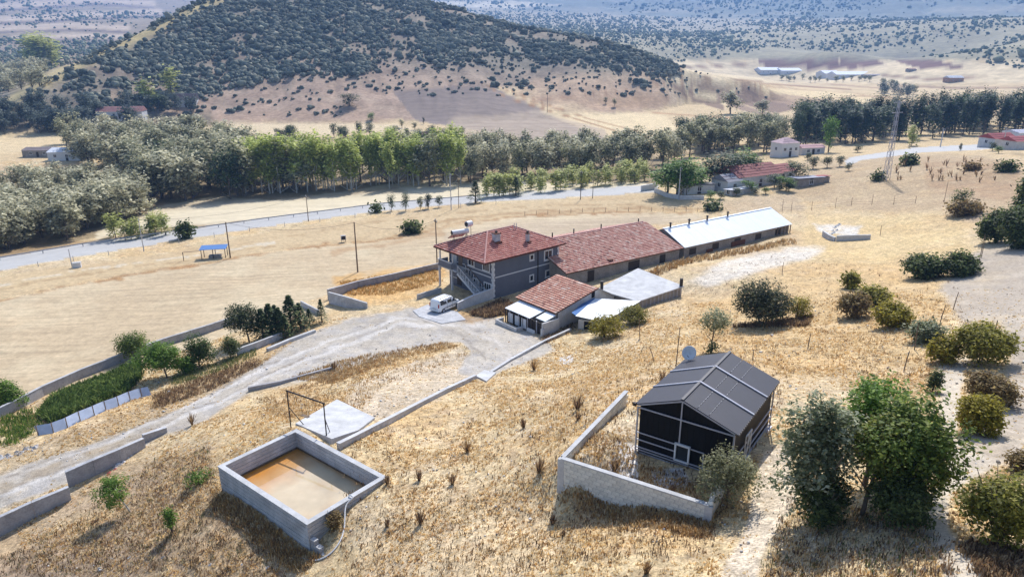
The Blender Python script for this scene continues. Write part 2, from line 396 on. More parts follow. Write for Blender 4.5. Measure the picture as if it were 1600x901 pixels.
# far side of the valley (beyond 230 m)
mid = (GR >= 200) & (GR < 900)
pp([(-100,190),(0,190),(350,170),(700,170),(1060,95),(1250,100),(1600,90),(1700,90),(1700,240),(1200,240),(700,232),(300,225),(-100,262)], C(218,192,148), 6, 1, sel=mid & (GID != 1))
pp([(-80,205),(60,205),(150,212),(130,232),(0,240),(-80,250)], C(230,205,160), 4, 1, sel=mid)
pp([(-80,176),(60,178),(330,176),(340,196),(200,206),(0,206),(-80,206)], C(130,118,96), 5, .8, sel=mid)
F_PLOUGH = [(612,142),(700,136),(775,138),(800,150),(900,190),(980,215),(900,226),(760,205),(650,190),(632,165)]
pp(F_PLOUGH, C(150,134,124), 2, 1, sel=mid)
pp([(330,180),(560,168),(620,190),(560,196),(330,196)], C(186,156,130), 8, .6, sel=mid)
pp([(330,192),(620,194),(700,215),(560,206),(400,222)], C(230,208,168), 5, .9, sel=mid)
pp([(775,136),(860,140),(1000,205),(1060,215),(960,222),(880,190),(800,155)], C(232,206,160), 3, 1, sel=mid)
pp([(820,122),(1000,126),(1040,140),(940,150),(1010,176),(880,176),(800,150)], C(196,166,136), 6, .8, .3, 12, sel=mid)
pp([(935,140),(1040,142),(1050,160),(1030,172),(940,172),(830,150)], C(196,164,132), 6, .9, sel=mid)
for P_ in ([(1045,134),(1090,142),(1180,170),(1240,188),(1225,192),(1120,160)], [(1150,140),(1200,142),(1260,165),(1200,168)]):
    pp(P_, C(160,134,112), 2, .95, sel=mid)
pl([(780,135),(830,160),(1000,205)], 1.3, C(190,150,110), .7, mid)
pl([(1000,128),(1140,126),(1250,128),(1400,140)], 1.4, C(170,135,105), .7, mid)
for k in range(7):
    pl([(1010 + k*60, 132 + k*4), (1120 + k*60, 128 + k*6), (1230 + k*60, 138 + k*5)], 1.0, C(196,160,120), .6, mid)
def ps(poly, col, soft, op, sel):
    paint(ss(sdf(poly, PU, PV) / soft + .5) * sel, col, op)
def pls(pts, width, col, op, sel):
    paint(ss(1.2 - line_d(pts, PU, PV) / width) * sel, col, op)
mr_ = mid | ((GR >= 900) & (GR < 1300) & (PV > 112))
ps([(750,136),(775,140),(800,158),(860,176),(945,202),(960,235),(700,235),(700,190)], C(190,170,146), 5, .75, mr_)
for q in range(7): pls([(700,176+q*8),(800,172+q*8),(900,196+q*8)], .9, C(164,144,122), .6, mr_ * (sdf([(750,136),(775,140),(800,158),(860,176),(945,202),(960,235),(700,235),(700,190)], PU, PV) > 0))
ps([(612,141),(700,135),(772,137),(798,150),(850,170),(780,180),(700,182),(632,166)], C(146,130,120), 3, .9, mr_)
ps([(850,178),(990,176),(1040,180),(1060,205),(1000,215),(930,198)], C(236,212,166), 5, .9, mr_)
ps([(928,154),(1000,148),(1046,149),(1044,160),(1005,169),(958,168)], C(178,146,114), 4, .9, mr_)
ps([(1040,136),(1054,134),(1130,164),(1132,173),(1085,159)], C(142,116,94), 1.5, .95, mr_)
ps([(1058,134),(1076,134),(1140,162),(1132,164)], C(238,214,168), 1.5, .95, mr_)
ps([(1080,134),(1112,132),(1150,144),(1136,152),(1110,146)], C(158,132,108), 1.5, .9, mr_)
ps([(1148,138),(1176,138),(1244,163),(1238,172),(1212,178),(1152,160)], C(140,114,94), 1.5, .95, mr_)
ps([(1180,136),(1330,146),(1400,160),(1300,164),(1246,160)], C(238,212,162), 2, .9, mr_)
pls([(762,134),(790,152),(860,174),(960,204)], 1.5, C(170,128,88), .9, mr_); pls([(800,142),(850,162),(920,186),(1000,206)], 1.2, C(176,136,96), .85, mr_)
pls([(1005,134),(1080,130),(1140,127),(1210,132),(1330,140)], 1.5, C(166,130,98), .9, mr_); pls([(1020,176),(1100,182),(1190,186)], 1.4, C(180,136,96), .8, mr_)
pls([(830,158),(900,150),(960,144),(1010,142)], 1.2, C(166,130,100), .8, mr_); pls([(1260,160),(1330,150),(1400,152)], 1.2, C(180,144,106), .8, mr_)
far = GR >= 500
F_BR1 = [(1180,92),(1290,90),(1350,108),(1200,108)]; F_BR2 = [(1290,84),(1350,84),(1385,102),(1330,105)]; F_BR3 = [(1360,84),(1440,88),(1510,106),(1440,108)]
pp([(1040,96),(1600,96),(1700,96),(1700,130),(1040,130)], C(228,206,166), 3, 1, sel=far)
for P_ in (F_BR1, F_BR2, F_BR3): pp(P_, C(122,88,80), 1.5, 1, sel=far)
for k_, (a_, b_, c_) in enumerate((((1040,118),(1120,122),(1190,128)), ((1380,118),(1450,124),(1560,122)), ((1400,134),(1500,138),(1640,136)), ((1040,106),(1110,104),(1180,100)))): pl([a_, b_, c_], 2.6, C(150,118,92) if k_ % 2 else C(168,138,106), .9, far | mid)
pp([(1180,140),(1250,150),(1330,160),(1250,166),(1190,156)], C(176,146,116), 2, .8, sel=mid)
pp([(1230,68),(1285,72),(1280,88),(1240,88)], C(226,204,166), 3, .9, sel=far)
far2 = (GR > 640) * (GID != 1)
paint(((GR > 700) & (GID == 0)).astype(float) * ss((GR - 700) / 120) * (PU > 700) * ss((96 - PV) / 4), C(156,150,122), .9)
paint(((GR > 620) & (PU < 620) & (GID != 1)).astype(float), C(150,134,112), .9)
for k, (a, b, c_) in enumerate([((0,10),(150,0),(240,6)),((0,30),(90,26),(250,18)),((0,44),(120,40),(200,44)),((20,60),(110,56),(200,58))]):
    pl([a, b, c_], 6, C(206,184,158), .95, far2 * (PU < 300))
    pl([(a[0], a[1]+7), (b[0], b[1]+7), (c_[0], c_[1]+7)], 2, C(120,100,96), .8, far2 * (PU < 300))
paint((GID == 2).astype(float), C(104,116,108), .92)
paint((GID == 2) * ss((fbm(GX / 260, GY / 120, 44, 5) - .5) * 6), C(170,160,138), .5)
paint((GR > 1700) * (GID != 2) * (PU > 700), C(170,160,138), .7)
pp([(560,0),(800,2),(880,8),(800,14),(640,10)], C(222,208,180), 3, .8, sel=(GID == 2))
# tracks and bare earth
T_MAIN = [(-80,762),(0,742),(110,706),(200,674),(300,632),(410,572),(470,528),(540,500),(620,488),(655,484),(700,494),(760,492),(800,505),(852,532),(862,548),(800,572),(752,592),(716,578),(738,548),(722,532),(640,542),(520,582),(440,604),(395,612),(330,652),(245,684),(150,738),(0,792),(-80,815)]
pp([(560,600),(640,570),(722,540),(748,586),(690,620),(610,662),(585,655),(540,630)], C(214,196,170), 8, .9, .35, 2)
pl([(540,632),(545,605),(580,590),(650,565)], 3, C(222,206,184), .7, None, .3, 2); pl([(562,640),(565,612),(600,600)], 3, C(196,170,130), .6)
pp([(0,700),(60,690),(240,630),(400,560),(470,520),(420,580),(300,640),(110,715),(0,745)], C(190,166,132), 8, .7, .3, 3)
pp(T_MAIN, grey, 5, 1); pp(T_MAIN, C(160,152,144), 22, .6, .9, 2.2, seed=81); pp(T_MAIN, C(210,204,196), 12, .5, .9, 4, seed=84); pp(T_MAIN, C(214,200,176), 10, .5, .9, 1.4, seed=82)
for off, op in ((0, .9), (-17, .85)):
    pl([(-40,786+off),(150,718+off),(330,636+off),(480,560+off*.8),(620,508+off*.6),(760,505+off*.4)], 3.2, C(222,216,208), op, None, .35, 3); pl([(-40,781+off),(150,713+off),(330,631+off),(480,556+off*.8)], 1.6, C(150,138,124), op*.8, None, .5, 2)
pl([(700,500),(770,530),(800,560),(760,585)], 4, C(214,206,196), .7, None, .4, 2); pl([(640,492),(720,520),(760,560)], 3, C(150,140,128), .5, None, .5, 2)
pp([(-80,775),(0,752),(110,716),(240,668),(240,676),(110,728),(0,766)], C(176,154,120), 6, .6, .7, 1.2)
T_YARD = [(1075,440),(1130,408),(1240,388),(1290,390),(1255,408),(1180,424),(1110,446)]
pp(T_YARD, C(232,222,206), 10, .95, .2, 2); pp([(900,470),(1080,430),(1100,450),(960,500)], C(224,204,168), 14, .5)
T_R = [(1545,385),(1610,375),(1700,380),(1700,700),(1600,715),(1565,725),(1502,722),(1490,690),(1560,640),(1582,560),(1562,500),(1500,498),(1470,450),(1500,410)]
T_R2 = [(1470,558),(1515,556),(1500,620),(1492,690),(1560,722),(1485,770),(1482,825),(1560,905),(1580,960),(1500,960),(1435,800),(1480,740),(1468,640)]
pp(T_R, C(208,194,174), 16, .95, .25, 2); pp(T_R2, C(222,208,186), 10, .95, .2, 1.5)
pp(T_R, C(172,158,142), 20, .5, .9, 2, seed=83)
pp([(1196,705),(1236,690),(1248,780),(1205,850),(1160,960),(1090,960),(1165,830)], C(232,214,188), 10, .95, .2, 1.5)
pp([(1600,380),(1480,330),(1500,320),(1600,350)], C(170,150,130), 12, .6, .6, 3)
pp([(900,715),(960,640),(1000,650),(1000,740),(980,750)], C(222,206,180), 8, .6, .4, 1)
pp([(960,690),(1000,700),(1000,760),(950,735)], C(236,230,224), 5, .9, .6, .8); pp([(1020,735),(1070,730),(1080,755),(1030,765)], C(216,210,206), 5, .9, .6, .8)
pp([(1270,350),(1345,352),(1340,368),(1290,366)], C(240,236,228), 6, .8, .6, 1.5); pp([(870,558),(896,558),(894,572),(876,572)], C(226,226,228), 3, .9, .3, 1)
pp([(520,432),(690,412),(700,430),(650,468),(560,480),(530,460)], C(220,176,112), 8, .9, .3, 2)
pp([(700,495),(790,462),(800,485),(740,505)], C(176,140,92), 6, .8, .5, 1)
# fine tint grain in the vertex colours
g_ = 1 + (fbm(GX / .5, GY / .5, 91, 2) - .5) * .35 * np.clip(60 / GR, 0, 1)
COLR *= g_[:, None]
# faces ----------------------------------------------------------
idx = np.arange(len(GX)).reshape(sh)
FQ = np.stack([idx[:-1, :-1], idx[:-1, 1:], idx[1:, 1:], idx[1:, :-1]], -1).reshape(-1, 4)[:, ::-1]
fu = PUw[FQ].mean(1); fv = PVw[FQ].mean(1); fr = GR[FQ].mean(1); fid = GID[FQ].max(1)
reg = np.zeros(len(FQ), int)
T_ROAD = [(-80,436),(0,421),(130,398),(300,371),(420,352),(600,328),(740,316),(860,309),(1022,299),(1028,289),(860,299),(740,306),(600,318),(420,341),(300,358),(130,382),(0,404),(-80,418)]
T_ROAD2 = [(1325,258),(1345,250),(1440,238),(1530,234),(1600,226),(1600,220),(1530,226),(1430,231),(1330,246),(1322,252)]
def setreg(poly, k, sel, U=fu, V=fv):
    m = (sdf(poly, U, V) > 0) & sel & (reg == 0); reg[m] = k
su = PU[FQ].mean(1); sv = PV[FQ].mean(1)
setreg(T_ROAD, 2, fr < 300, su, sv); setreg(T_ROAD2, 2, fr < 330, su, sv)
setreg(T_MAIN, 1, fr < 150); setreg(T_R, 8, fr < 120); setreg(T_R2, 8, fr < 120)
setreg(F_STUB, 3, fr < 260); setreg(F_STRIP, 4, fr < 300); setreg(F_PALE, 5, fr < 330)
setreg(F_PLOUGH, 6, (fr > 200) & (fid == 0) | (fr > 230))
reg[(reg == 0) & (fid == 1)] = 7
reg[(reg == 0) & (fr > 640)] = 9
roadv = np.zeros(len(GX), bool); roadv[FQ[reg == 2].ravel()] = True
COLR[roadv] = C(200,198,194)
# hole for the water tank
TK0 = PZ(480, 820, 7.5); TKX = adir(38.5); TKY = Vector((-TKX.y, TKX.x, 0)); TKL, TKW = 5.7, 9.0
fx = GX[FQ].mean(1) - TK0.x; fy = GY[FQ].mean(1) - TK0.y
lx = fx * TKX.x + fy * TKX.y; ly = fx * TKY.x + fy * TKY.y
reg[(lx > .12) & (lx < TKL - .12) & (ly > .12) & (ly < TKW - .12)] = -1
FD = math.atan2(*(PZ(1000, 333, -2) - PZ(0, 485, -2.5)).xy.yx)
GM = {
 0: ('ground', mat('dry_ground', rough=.95, ns=1.6, na=.3, bump=.9, bs=5, attr=True, n2=[(8, .45), (3.5, .25), (.25, .12)])),
 1: ('gravel_track', mat('gravel', rough=.95, ns=3.0, na=.2, bump=.6, bs=9, attr=True, n2=[(12, .22), (.6, .1)])),
 2: ('road', mat('road_surface', rough=.8, ns=.6, na=.07, bump=.1, bs=6, attr=True)),
 3: ('stubble_field', mat('stubble', rough=.95, ns=.9, na=.12, bump=.5, bs=4, attr=True, wave=(-FD, 1.3, .17), n2=[(3, .12)])),
 4: ('grass_strip', mat('strip_grass', rough=.95, ns=1.2, na=.2, bump=.5, bs=4, attr=True, n2=[(3.5, .15)])),
 5: ('pale_field', mat('pale_stubble', rough=.95, ns=.3, na=.08, bump=.3, bs=2, attr=True, wave=(-FD, .6, .1))),
 6: ('ploughed_field', mat('ploughed', rough=.95, ns=.2, na=.12, bump=.3, bs=1, attr=True, wave=(rad(14), .3, .16))),
 7: ('hillside', mat('hill_soil', rough=.95, ns=.08, na=.22, bump=.3, bs=.5, attr=True, n2=[(.5, .25)])),
 8: ('footpath', mat('path_soil', rough=.95, ns=3.5, na=.2, bump=.6, bs=9, attr=True, n2=[(12, .2)])),
 9: ('far_hills', mat('far_soil', rough=.95, ns=.02, na=.2, bump=0, attr=True, n2=[(.1, .2)])),
}
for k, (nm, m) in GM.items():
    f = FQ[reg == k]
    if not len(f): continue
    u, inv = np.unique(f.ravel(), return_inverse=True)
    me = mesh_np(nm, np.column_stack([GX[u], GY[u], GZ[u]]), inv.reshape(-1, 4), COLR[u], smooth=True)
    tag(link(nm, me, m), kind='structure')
# hills round the horizon beyond the far ridge are part of the same sheet
# ---------------------------------------------------------------- dry grass (nobody could count it)
def grass():
    N = 230000
    a = RNG.uniform(-.70, .70, N); r = np.sqrt(RNG.uniform(15 ** 2, 84 ** 2, N))
    x = r * np.sin(a); y = r * np.cos(a)
    keep = RNG.random(N) < np.clip(1.25 - r / 84, .3, 1) * .9
    x, y, r = x[keep], y[keep], r[keep]
    z = hfull(x, y)[0]; u, v = project(x, y, z)
    dn = np.clip((fbm(x / 2.6, y / 2.6, 101, 4) - .3) * 3.2, .22, 1)
    for P_, k in ((T_MAIN, 0.03), (T_R, .12), (T_R2, .06), (F_STUB, 0), (F_STRIP, 0), ([(1196,705),(1236,690),(1248,780),(1205,850),(1160,960),(1090,960),(1165,830)], .1), (T_YARD, .1), ([(560,600),(640,570),(722,540),(748,586),(690,620),(610,662),(585,655),(540,630)], .15)):
        dn = np.where(sdf(P_, u, v) > -2, np.minimum(dn, k), dn)
    dx = x - TK0.x; dy = y - TK0.y; lx = dx * TKX.x + dy * TKX.y; ly = dx * TKY.x + dy * TKY.y
    dn[(lx > -.25) & (lx < TKL + .25) & (ly > -.25) & (ly < TKW + .25)] = 0
    for P_ in NOGRASS:
        dn[sdf(P_, u, v) > -3] = 0
    for o_, ax, L_, W_ in ():
        ddx = x - o_.x; ddy = y - o_.y; l1 = ddx * ax.x + ddy * ax.y; l2 = -ddx * ax.y + ddy * ax.x
        dn[(l1 > 0) & (l1 < L_) & (l2 > 0) & (l2 < W_)] = 0
    k = RNG.random(len(x)) < dn; x, y, z, r = x[k], y[k], z[k], r[k]; dn = dn[k]
    n = len(x); B = 4
    H = (RNG.uniform(.05, .15, n) * (0.7 + dn * .6))
    X = np.repeat(x, B) + RNG.normal(0, .06, n * B); Y = np.repeat(y, B) + RNG.normal(0, .06, n * B); Z = np.repeat(z, B) - .02
    hh = np.repeat(H, B) * RNG.uniform(.6, 1.2, n * B); th = RNG.uniform(0, 6.28, n * B); wd = RNG.uniform(.02, .045, n * B) * (1 + np.repeat(r, B) / 60)
    ln = RNG.uniform(0, .7, n * B) * hh; la = RNG.uniform(0, 6.28, n * B)
    V = np.empty((n * B, 3, 3))
    V[:, 0] = np.column_stack([X - np.cos(th) * wd, Y - np.sin(th) * wd, Z]); V[:, 1] = np.column_stack([X + np.cos(th) * wd, Y + np.sin(th) * wd, Z])
    V[:, 2] = np.column_stack([X + np.cos(la) * ln, Y + np.sin(la) * ln, Z + hh])
    pal = np.array([C(240,218,176,.9), C(234,204,148,.9), C(224,188,128,.9), C(246,228,190,.9), C(206,166,114,.9), C(160,130,94,.9)])
    ci = RNG.choice(6, n, p=[.28, .25, .16, .16, .1, .05]); c = pal[ci] * RNG.uniform(.8, 1.15, (n, 1))
    c = np.repeat(c, B * 3, axis=0)
    me = mesh_np('dry_grass', V.reshape(-1, 3), np.arange(n * B * 3).reshape(-1, 3), c)
    tag(link('dry_grass', me, mat('grass_blades', rough=.9, ns=1, na=.1, bump=0, attr=True, trans=.5)), 'dry golden grass covering the hillside', 'grass', kind='stuff')
NOGRASS = [[(462,664),(527,629),(586,655),(560,676),(519,693)], [(743,589),(757,579),(775,584),(760,597)], [(645,486),(668,476),(714,487),(728,500),(690,506),(655,495)], [(993,724),(1106,760),(1190,700),(1075,620)]]
# ================================================================ materials of things
mConc = mat('concrete', C(202,202,204), .85, 1.4, .2, .4, 14, n2=[(9, .14), (.6, .14)])
mConcL = mat('pale_concrete', C(210,210,210), .8, .9, .12, .2, 12, n2=[(8, .1), (.45, .12)])
mConcD = mat('old_concrete', C(182,180,182), .9, 1.2, .2, .4, 12, n2=[(8, .14)])
mBlock = mat('block', C(206,200,190), .92, 2.2, .16, .5, 20, attr=True, n2=[(14, .12)])
mWhite = mat('white_paint', C(235,235,236), .5, 2, .05, .05, 10)
mGreyW = mat('grey_render', C(112,116,128), .85, .8, .08, .15, 20, n2=[(6, .05)])
mGreyL = mat('light_grey_render', C(122,126,136), .85, .8, .08, .15, 20)
mTile = mat('roof_tile', rough=.75, ns=1.5, na=.12, bump=.2, bs=12, attr=True, n2=[(5, .1)])
mMetalW = mat('white_sheet_metal', C(240,246,252,.88), .5, .5, .05, .05, 6, metal=0, n2=[(3, .03)])
mMetalB = mat('blue_sheet_metal', C(96,140,200), .45, .8, .12, .05, 6, metal=.1)
mGlass = mat('window_glass', (.02, .025, .03), .08, 1, .05, 0, spec=.6)
mBlack = mat('black_panel', (.006, .006, .007), .6, 2, .2, .05, 10, spec=.15)
mRoofD = mat('dark_roof_panel', C(74,74,82,.7), .55, 1.2, .08, .12, 30, spec=.35, n2=[(8, .06)])
mSteel = mat('painted_steel', C(196,196,206), .45, 3, .1, .05, metal=.3)
mDark = mat('dark_steel', C(70,62,58), .6, 3, .15, .1, metal=.2)
mRust = mat('rusty_metal', C(120,76,56), .8, 4, .25, .2)
mWood = mat('weathered_wood', C(140,122,104), .85, 5, .25, .3)
mBrick = mat('plaster_wall', C(222,220,218), .9, 1.2, .14, .25, 12, n2=[(6, .1)])
mDirtW = mat('stained_wall', C(168,160,152), .9, 1.0, .25, .3, 10, n2=[(5, .15)])
mRubber = mat('rubber', (.02, .02, .02), .8, 5, .2, .1)
mRed = mat('red_plastic', (.35, .02, .02), .3, 5, .1, 0)
mStone = mat('stone', rough=.9, ns=6, na=.2, bump=.5, bs=20, attr=True)
def box(name, m, parent, a, b, bevel=0):
    return MB().box(*a, *b).build(name, m, parent, bevel=bevel)
def rootat(name, label, cat, p, az, group=None):
    return thing(name, label, cat, p, az2rot(az), group)
# ---------------------------------------------------------------- water tank
def tank():
    t = rootat('water_tank', 'open rectangular concrete water tank holding muddy ochre water', 'water tank', TK0, 38.5)
    T = .28; L_, W_ = TKL, TKW
    def wall(x0, y0, x1, y1, nm='wall'):
        mb = MB(); z = -.002
        k = 0
        while z > -3.2:
            hgt = .27; o = random.uniform(0, .012)
            mb.box(x0 + o, y0 + o, z - hgt + .03, x1 - o, y1 - o, z); mb.box(x0 + .035, y0 + .035, z - hgt, x1 - .035, y1 - .035, z - hgt + .03)
            z -= hgt
        o = mb.build(nm, mConc, t); return o
    wall(0, 0, L_, T); wall(0, W_ - T, L_, W_); wall(0, T + .003, T, W_ - T - .003); wall(L_ - T, T + .003, L_, W_ - T - .003)
    mb = MB(); e = .025
    mb.box(-e, -e, 0, L_ + e, T + e, .05); mb.box(-e, W_ - T - e, 0, L_ + e, W_ + e, .05)
    mb.box(-e, T + e + .002, 0, T + e, W_ - T - e - .002, .05); mb.box(L_ - T - e, T + e + .002, 0, L_ + e, W_ - T - e - .002, .05)
    mb.build('coping', mConcL, t)
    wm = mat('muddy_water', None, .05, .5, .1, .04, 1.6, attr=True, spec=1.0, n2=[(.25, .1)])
    nx, ny = 28, 44; V = []; Fa = []
    for j in range(ny + 1):
        for i in range(nx + 1): V.append((T + (L_-2*T)*i/nx, T + (W_-2*T)*j/ny, -1.25))
    for j in range(ny):
        for i in range(nx): q = j*(nx+1)+i; Fa.append((q, q+1, q+nx+2, q+nx+1))
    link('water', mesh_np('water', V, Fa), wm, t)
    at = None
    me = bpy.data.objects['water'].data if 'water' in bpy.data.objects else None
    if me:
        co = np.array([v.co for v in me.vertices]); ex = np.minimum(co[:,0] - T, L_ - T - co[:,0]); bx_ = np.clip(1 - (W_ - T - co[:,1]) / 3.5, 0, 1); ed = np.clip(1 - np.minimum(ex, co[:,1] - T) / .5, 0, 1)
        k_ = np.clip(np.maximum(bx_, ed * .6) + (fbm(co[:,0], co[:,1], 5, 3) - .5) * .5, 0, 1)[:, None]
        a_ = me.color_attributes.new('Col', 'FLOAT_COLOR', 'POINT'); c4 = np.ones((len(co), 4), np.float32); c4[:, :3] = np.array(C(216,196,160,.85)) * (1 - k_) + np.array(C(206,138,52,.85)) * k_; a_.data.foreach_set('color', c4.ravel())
    st = MB(); e_ = .006; zs = (-1.3, -1.1)
    st.box(T, T, zs[0], L_ - T, T + e_, zs[1]); st.box(T, W_ - T - e_, zs[0], L_ - T, W_ - T, zs[1]); st.box(T, T + e_, zs[0], T + e_, W_ - T - e_, zs[1]); st.box(L_ - T - e_, T + e_, zs[0], L_ - T, W_ - T - e_, zs[1])
    st.build('waterline_stain', mat('waterline_stain', C(120,104,84), .8, 4, .4, .2), t)
    box('floor_slab', mConcD, t, (T+.003, T+.003, -3.0), (L_-T-.003, W_-T-.003, -2.8))
    # stepped stub wall at the front corner
    for k in range(3):
        bx = rootat if 0 else None
    s = tag(link('stub_wall', None, None, None, TK0, az2rot(38.5)), 'low broken stub wall stepping down from the front corner of the water tank', 'wall')
    z = -1.0
    for k in range(5):
        zz = -.95 - .28 * k
        MB().box(.06, -.45 - .42 * k, -3.2, .30, -.03 - .42 * k, zz, jit((1,1,1), .1)).build('block', mConcD, s)
        MB().box(.04, -.43 - .42 * k, zz + .003, .32, -.06 - .42 * k, zz + .07).build('cap', mConcL, s)
tank()
def hosepipe():
    P = []
    pts = [(TK0 + TKX * 3.0 + TKY * .35 + Vector((0, 0, -.5))), (TK0 + TKX * 3.02 + TKY * .2 + Vector((0, 0, .12))), (TK0 + TKX * 3.05 - TKY * .1 + Vector((0, 0, .1)))]
    for px, py in ((541,800),(538,825),(532,845),(520,862),(506,872),(490,876),(470,872)):
        g = G(px, py); g.z += .05; pts.append(g)
    pts[3].z += .35
    # smooth
    Q = []
    for i in range(len(pts) - 1):
        p0 = pts[max(i-1, 0)]; p1 = pts[i]; p2 = pts[i+1]; p3 = pts[min(i+2, len(pts)-1)]
        for k in range(5):
            t = k / 5; Q.append(.5 * ((2*p1) + (p2-p0)*t + (2*p0-5*p1+4*p2-p3)*t*t + (3*p1-p0-3*p2+p3)*t**3))
    Q.append(pts[-1])
    tag(MB().tube(Q, .045, 7).build('hose', mWhite, smooth=True), 'white hose pipe hanging over the tank rim onto the grass', 'hose')
hosepipe()
# ---------------------------------------------------------------- swing frame on its slab
def slab_px(name, poly, th, m, label=None, cat=None, kind=None, lift=.06):
    pts = [G(*p) for p in poly]; n_ = len(pts)
    c = sum(pts, Vector()) / n_
    A_ = np.array([[p.x - c.x, p.y - c.y, 1] for p in pts]); B_ = np.array([p.z for p in pts])
    k = np.linalg.lstsq(A_, B_, rcond=None)[0]
    q = [Vector((p.x, p.y, k[0]*(p.x-c.x) + k[1]*(p.y-c.y) + k[2] + lift)) for p in pts]
    return tag(MB().slab(q, th).build(name, m, bevel=.015), label, cat, kind=kind)
slab_px('concrete_slab', [(462,664),(527,629),(586,655),(560,676),(519,693)], .6, mConcL, 'light concrete slab under the metal swing frame', 'slab', lift=.26)
slab_px('concrete_slab', [(743,589),(757,579),(775,584),(760,597)], .25, mConcL, 'small square concrete slab at the upper end of the low garden wall', 'slab', lift=.15)
slab_px('concrete_slab', [(645,486),(668,476),(714,487),(728,500),(690,506),(655,495)], .2, mConc, 'pale concrete parking pad under the white van', 'slab', lift=.08)
def swing():
    a = G(455, 668); b = G(511, 686)
    za = top_z(a, 608); zb = top_z(b, 632); zt = (za + zb) / 2
    d = (b - a); d.z = 0; L_ = d.length; az = math.degrees(math.atan2(d.x, d.y))
    t = rootat('swing_frame', 'dark metal swing frame standing on the concrete slab', 'swing', a, az)
    H = zt - a.z; zb0 = b.z - a.z - .1
    for (x, y0, s) in ((0, 0, 1), (L_, 0, 1)):
        z0 = -.1 if x == 0 else zb0
        MB().tube([(x, -.02, z0), (x, 0, H)], .045, 6).build('post', mDark, t)
        MB().tube([(x + (.5 if x == 0 else -.45), .75, z0 + .05), (x, 0.02, H * .55)], .03, 5).build('brace', mDark, t)
    MB().tube([(-.1, 0, H), (L_ + .1, 0, H)], .055, 6).build('crossbar', mDark, t)
    for x in (L_*.35, L_*.52):
        c = MB()
        c.tube([(x, 0, H), (x + .04, .05, H - 1.5)], .012, 4); c.build('chain', mDark, t)
    MB().box(L_*.35 - .02, -.1, H - 1.54, L_*.52 + .06, .16, H - 1.5).build('seat', mWood, t)
swing()
# ---------------------------------------------------------------- walls that follow the ground
def wall_px(name, pts, label, m, thick=.22, cap=None, piece=3.0, sub=.6, block=None, cat='wall'):
    """pts: (base px, base py, height); a poured wall in straight lengths, each a panel"""
    base = [(G(px, py), hh) for px, py, hh in pts]
    root = thing(name, label, cat, base[0][0])
    o0 = base[0][0]
    for (a, ha), (b, hb) in zip(base[:-1], base[1:]):
        d = b - a; L_ = Vector((d.x, d.y, 0)).length; n_ = max(1, round(L_ / piece))
        u = Vector((d.x, d.y, 0)).normalized(); w_ = Vector((-u.y, u.x, 0)) * thick
        for k in range(n_):
            t0 = k / n_; t1 = (k + 1) / n_ - .012 / max(L_, .1)
            p0 = a + d * t0; p1 = a + d * t1
            z0 = a.z + ha + (b.z + hb - a.z - ha) * t0; z1 = a.z + ha + (b.z + hb - a.z - ha) * t1
            j = random.uniform(-.012, .012); wj = u.cross(Vector((0,0,1))) * j
            q = [p0 - o0 + wj, p1 - o0 + wj, p1 - o0 + w_ + wj, p0 - o0 + w_ + wj]
            V = [Vector((q[i].x, q[i].y, (z0 if i in (0, 3) else z1) - o0.z)) for i in range(4)]
            V2 = [Vector((q[i].x, q[i].y, min(p0.z, p1.z) - o0.z - sub)) for i in range(4)]
            mb = MB(); mb.add(V + V2, [(0,1,2,3),(7,6,5,4),(0,4,5,1),(1,5,6,2),(2,6,7,3),(3,7,4,0)], jit((1,1,1), .06))
            mb.build('panel', m, root)
            if cap:
                e = .03
                q = [p0 - o0 + wj - w_.normalized()*e, p1 - o0 + wj - w_.normalized()*e, p1 - o0 + w_ + wj + w_.normalized()*e, p0 - o0 + w_ + wj + w_.normalized()*e]
                V = [Vector((q[i].x, q[i].y, (z0 if i in (0, 3) else z1) - o0.z + .055)) for i in range(4)]
                MB().slab(V, .053).build('coping', cap, root)
    return root
wall_px('garden_wall', [(531,703,.45),(560,688,.42),(640,645,.38),(700,613,.35),(745,591,.32)], 'long low concrete wall running from the water tank to the small slab', mConc, .26, mConcL, 2.5)
wall_px('garden_wall', [(768,583,.12),(800,563,.16),(850,536,.2),(893,517,.25)], 'thin low concrete kerb wall passing the small tiled house', mConc, .22, mConcL, 2.5)
wall_px('retaining_wall', [(-30,852,1.35),(0,838,1.35),(56,808,1.2),(112,780,1.0)], 'lowest stretch of grey retaining wall at the bottom left below the track', mConcD, .25, mConc, 2.4)
wall_px('retaining_wall', [(108,762,1.3),(150,742,1.25),(190,722,1.1),(228,698,.75)], 'taller dark stretch of retaining wall beside the track with rubble at its foot', mConcD, .25, mConc, 2.2)
wall_px('retaining_wall', [(226,692,.7),(262,675,.4)], 'short end piece of retaining wall nearest the grassy bank', mConcD, .25, mConc, 2.2)
wall_px('kerb_wall', [(388,612,.45),(440,600,.32),(520,578,.3)], 'very low kerb between the track and the golden grass bank', mConcD, .2, None, 2.5)
wall_px('boundary_wall', [(-20,664,1.0),(30,640,1.0),(70,618,1.0),(130,590,.95),(212,558,.95),(260,540,.9),(330,518,.9),(385,498,.8)], 'long grey boundary wall between the stubble field and the vegetable garden', mConcD, .2, mConc, 3.0)
wall_px('garden_wall', [(372,556,.75),(400,546,.75),(442,529,.7)], 'short concrete wall in front of the young conifers beside the track', mConc, .2, mConcL, 2.5)
wall_px('concrete_beam', [(420,549,.35),(455,534,.35),(494,519,.3)], 'pale concrete beam lying beside the track in front of the garden', mConcL, .35, None, 6)
wall_px('yard_wall', [(514,474,1.55),(541,481,1.5),(574,482,.7)], 'white concrete corner wall at the front of the golden yard, tapering right', mConc, .2, mConcL, 3)
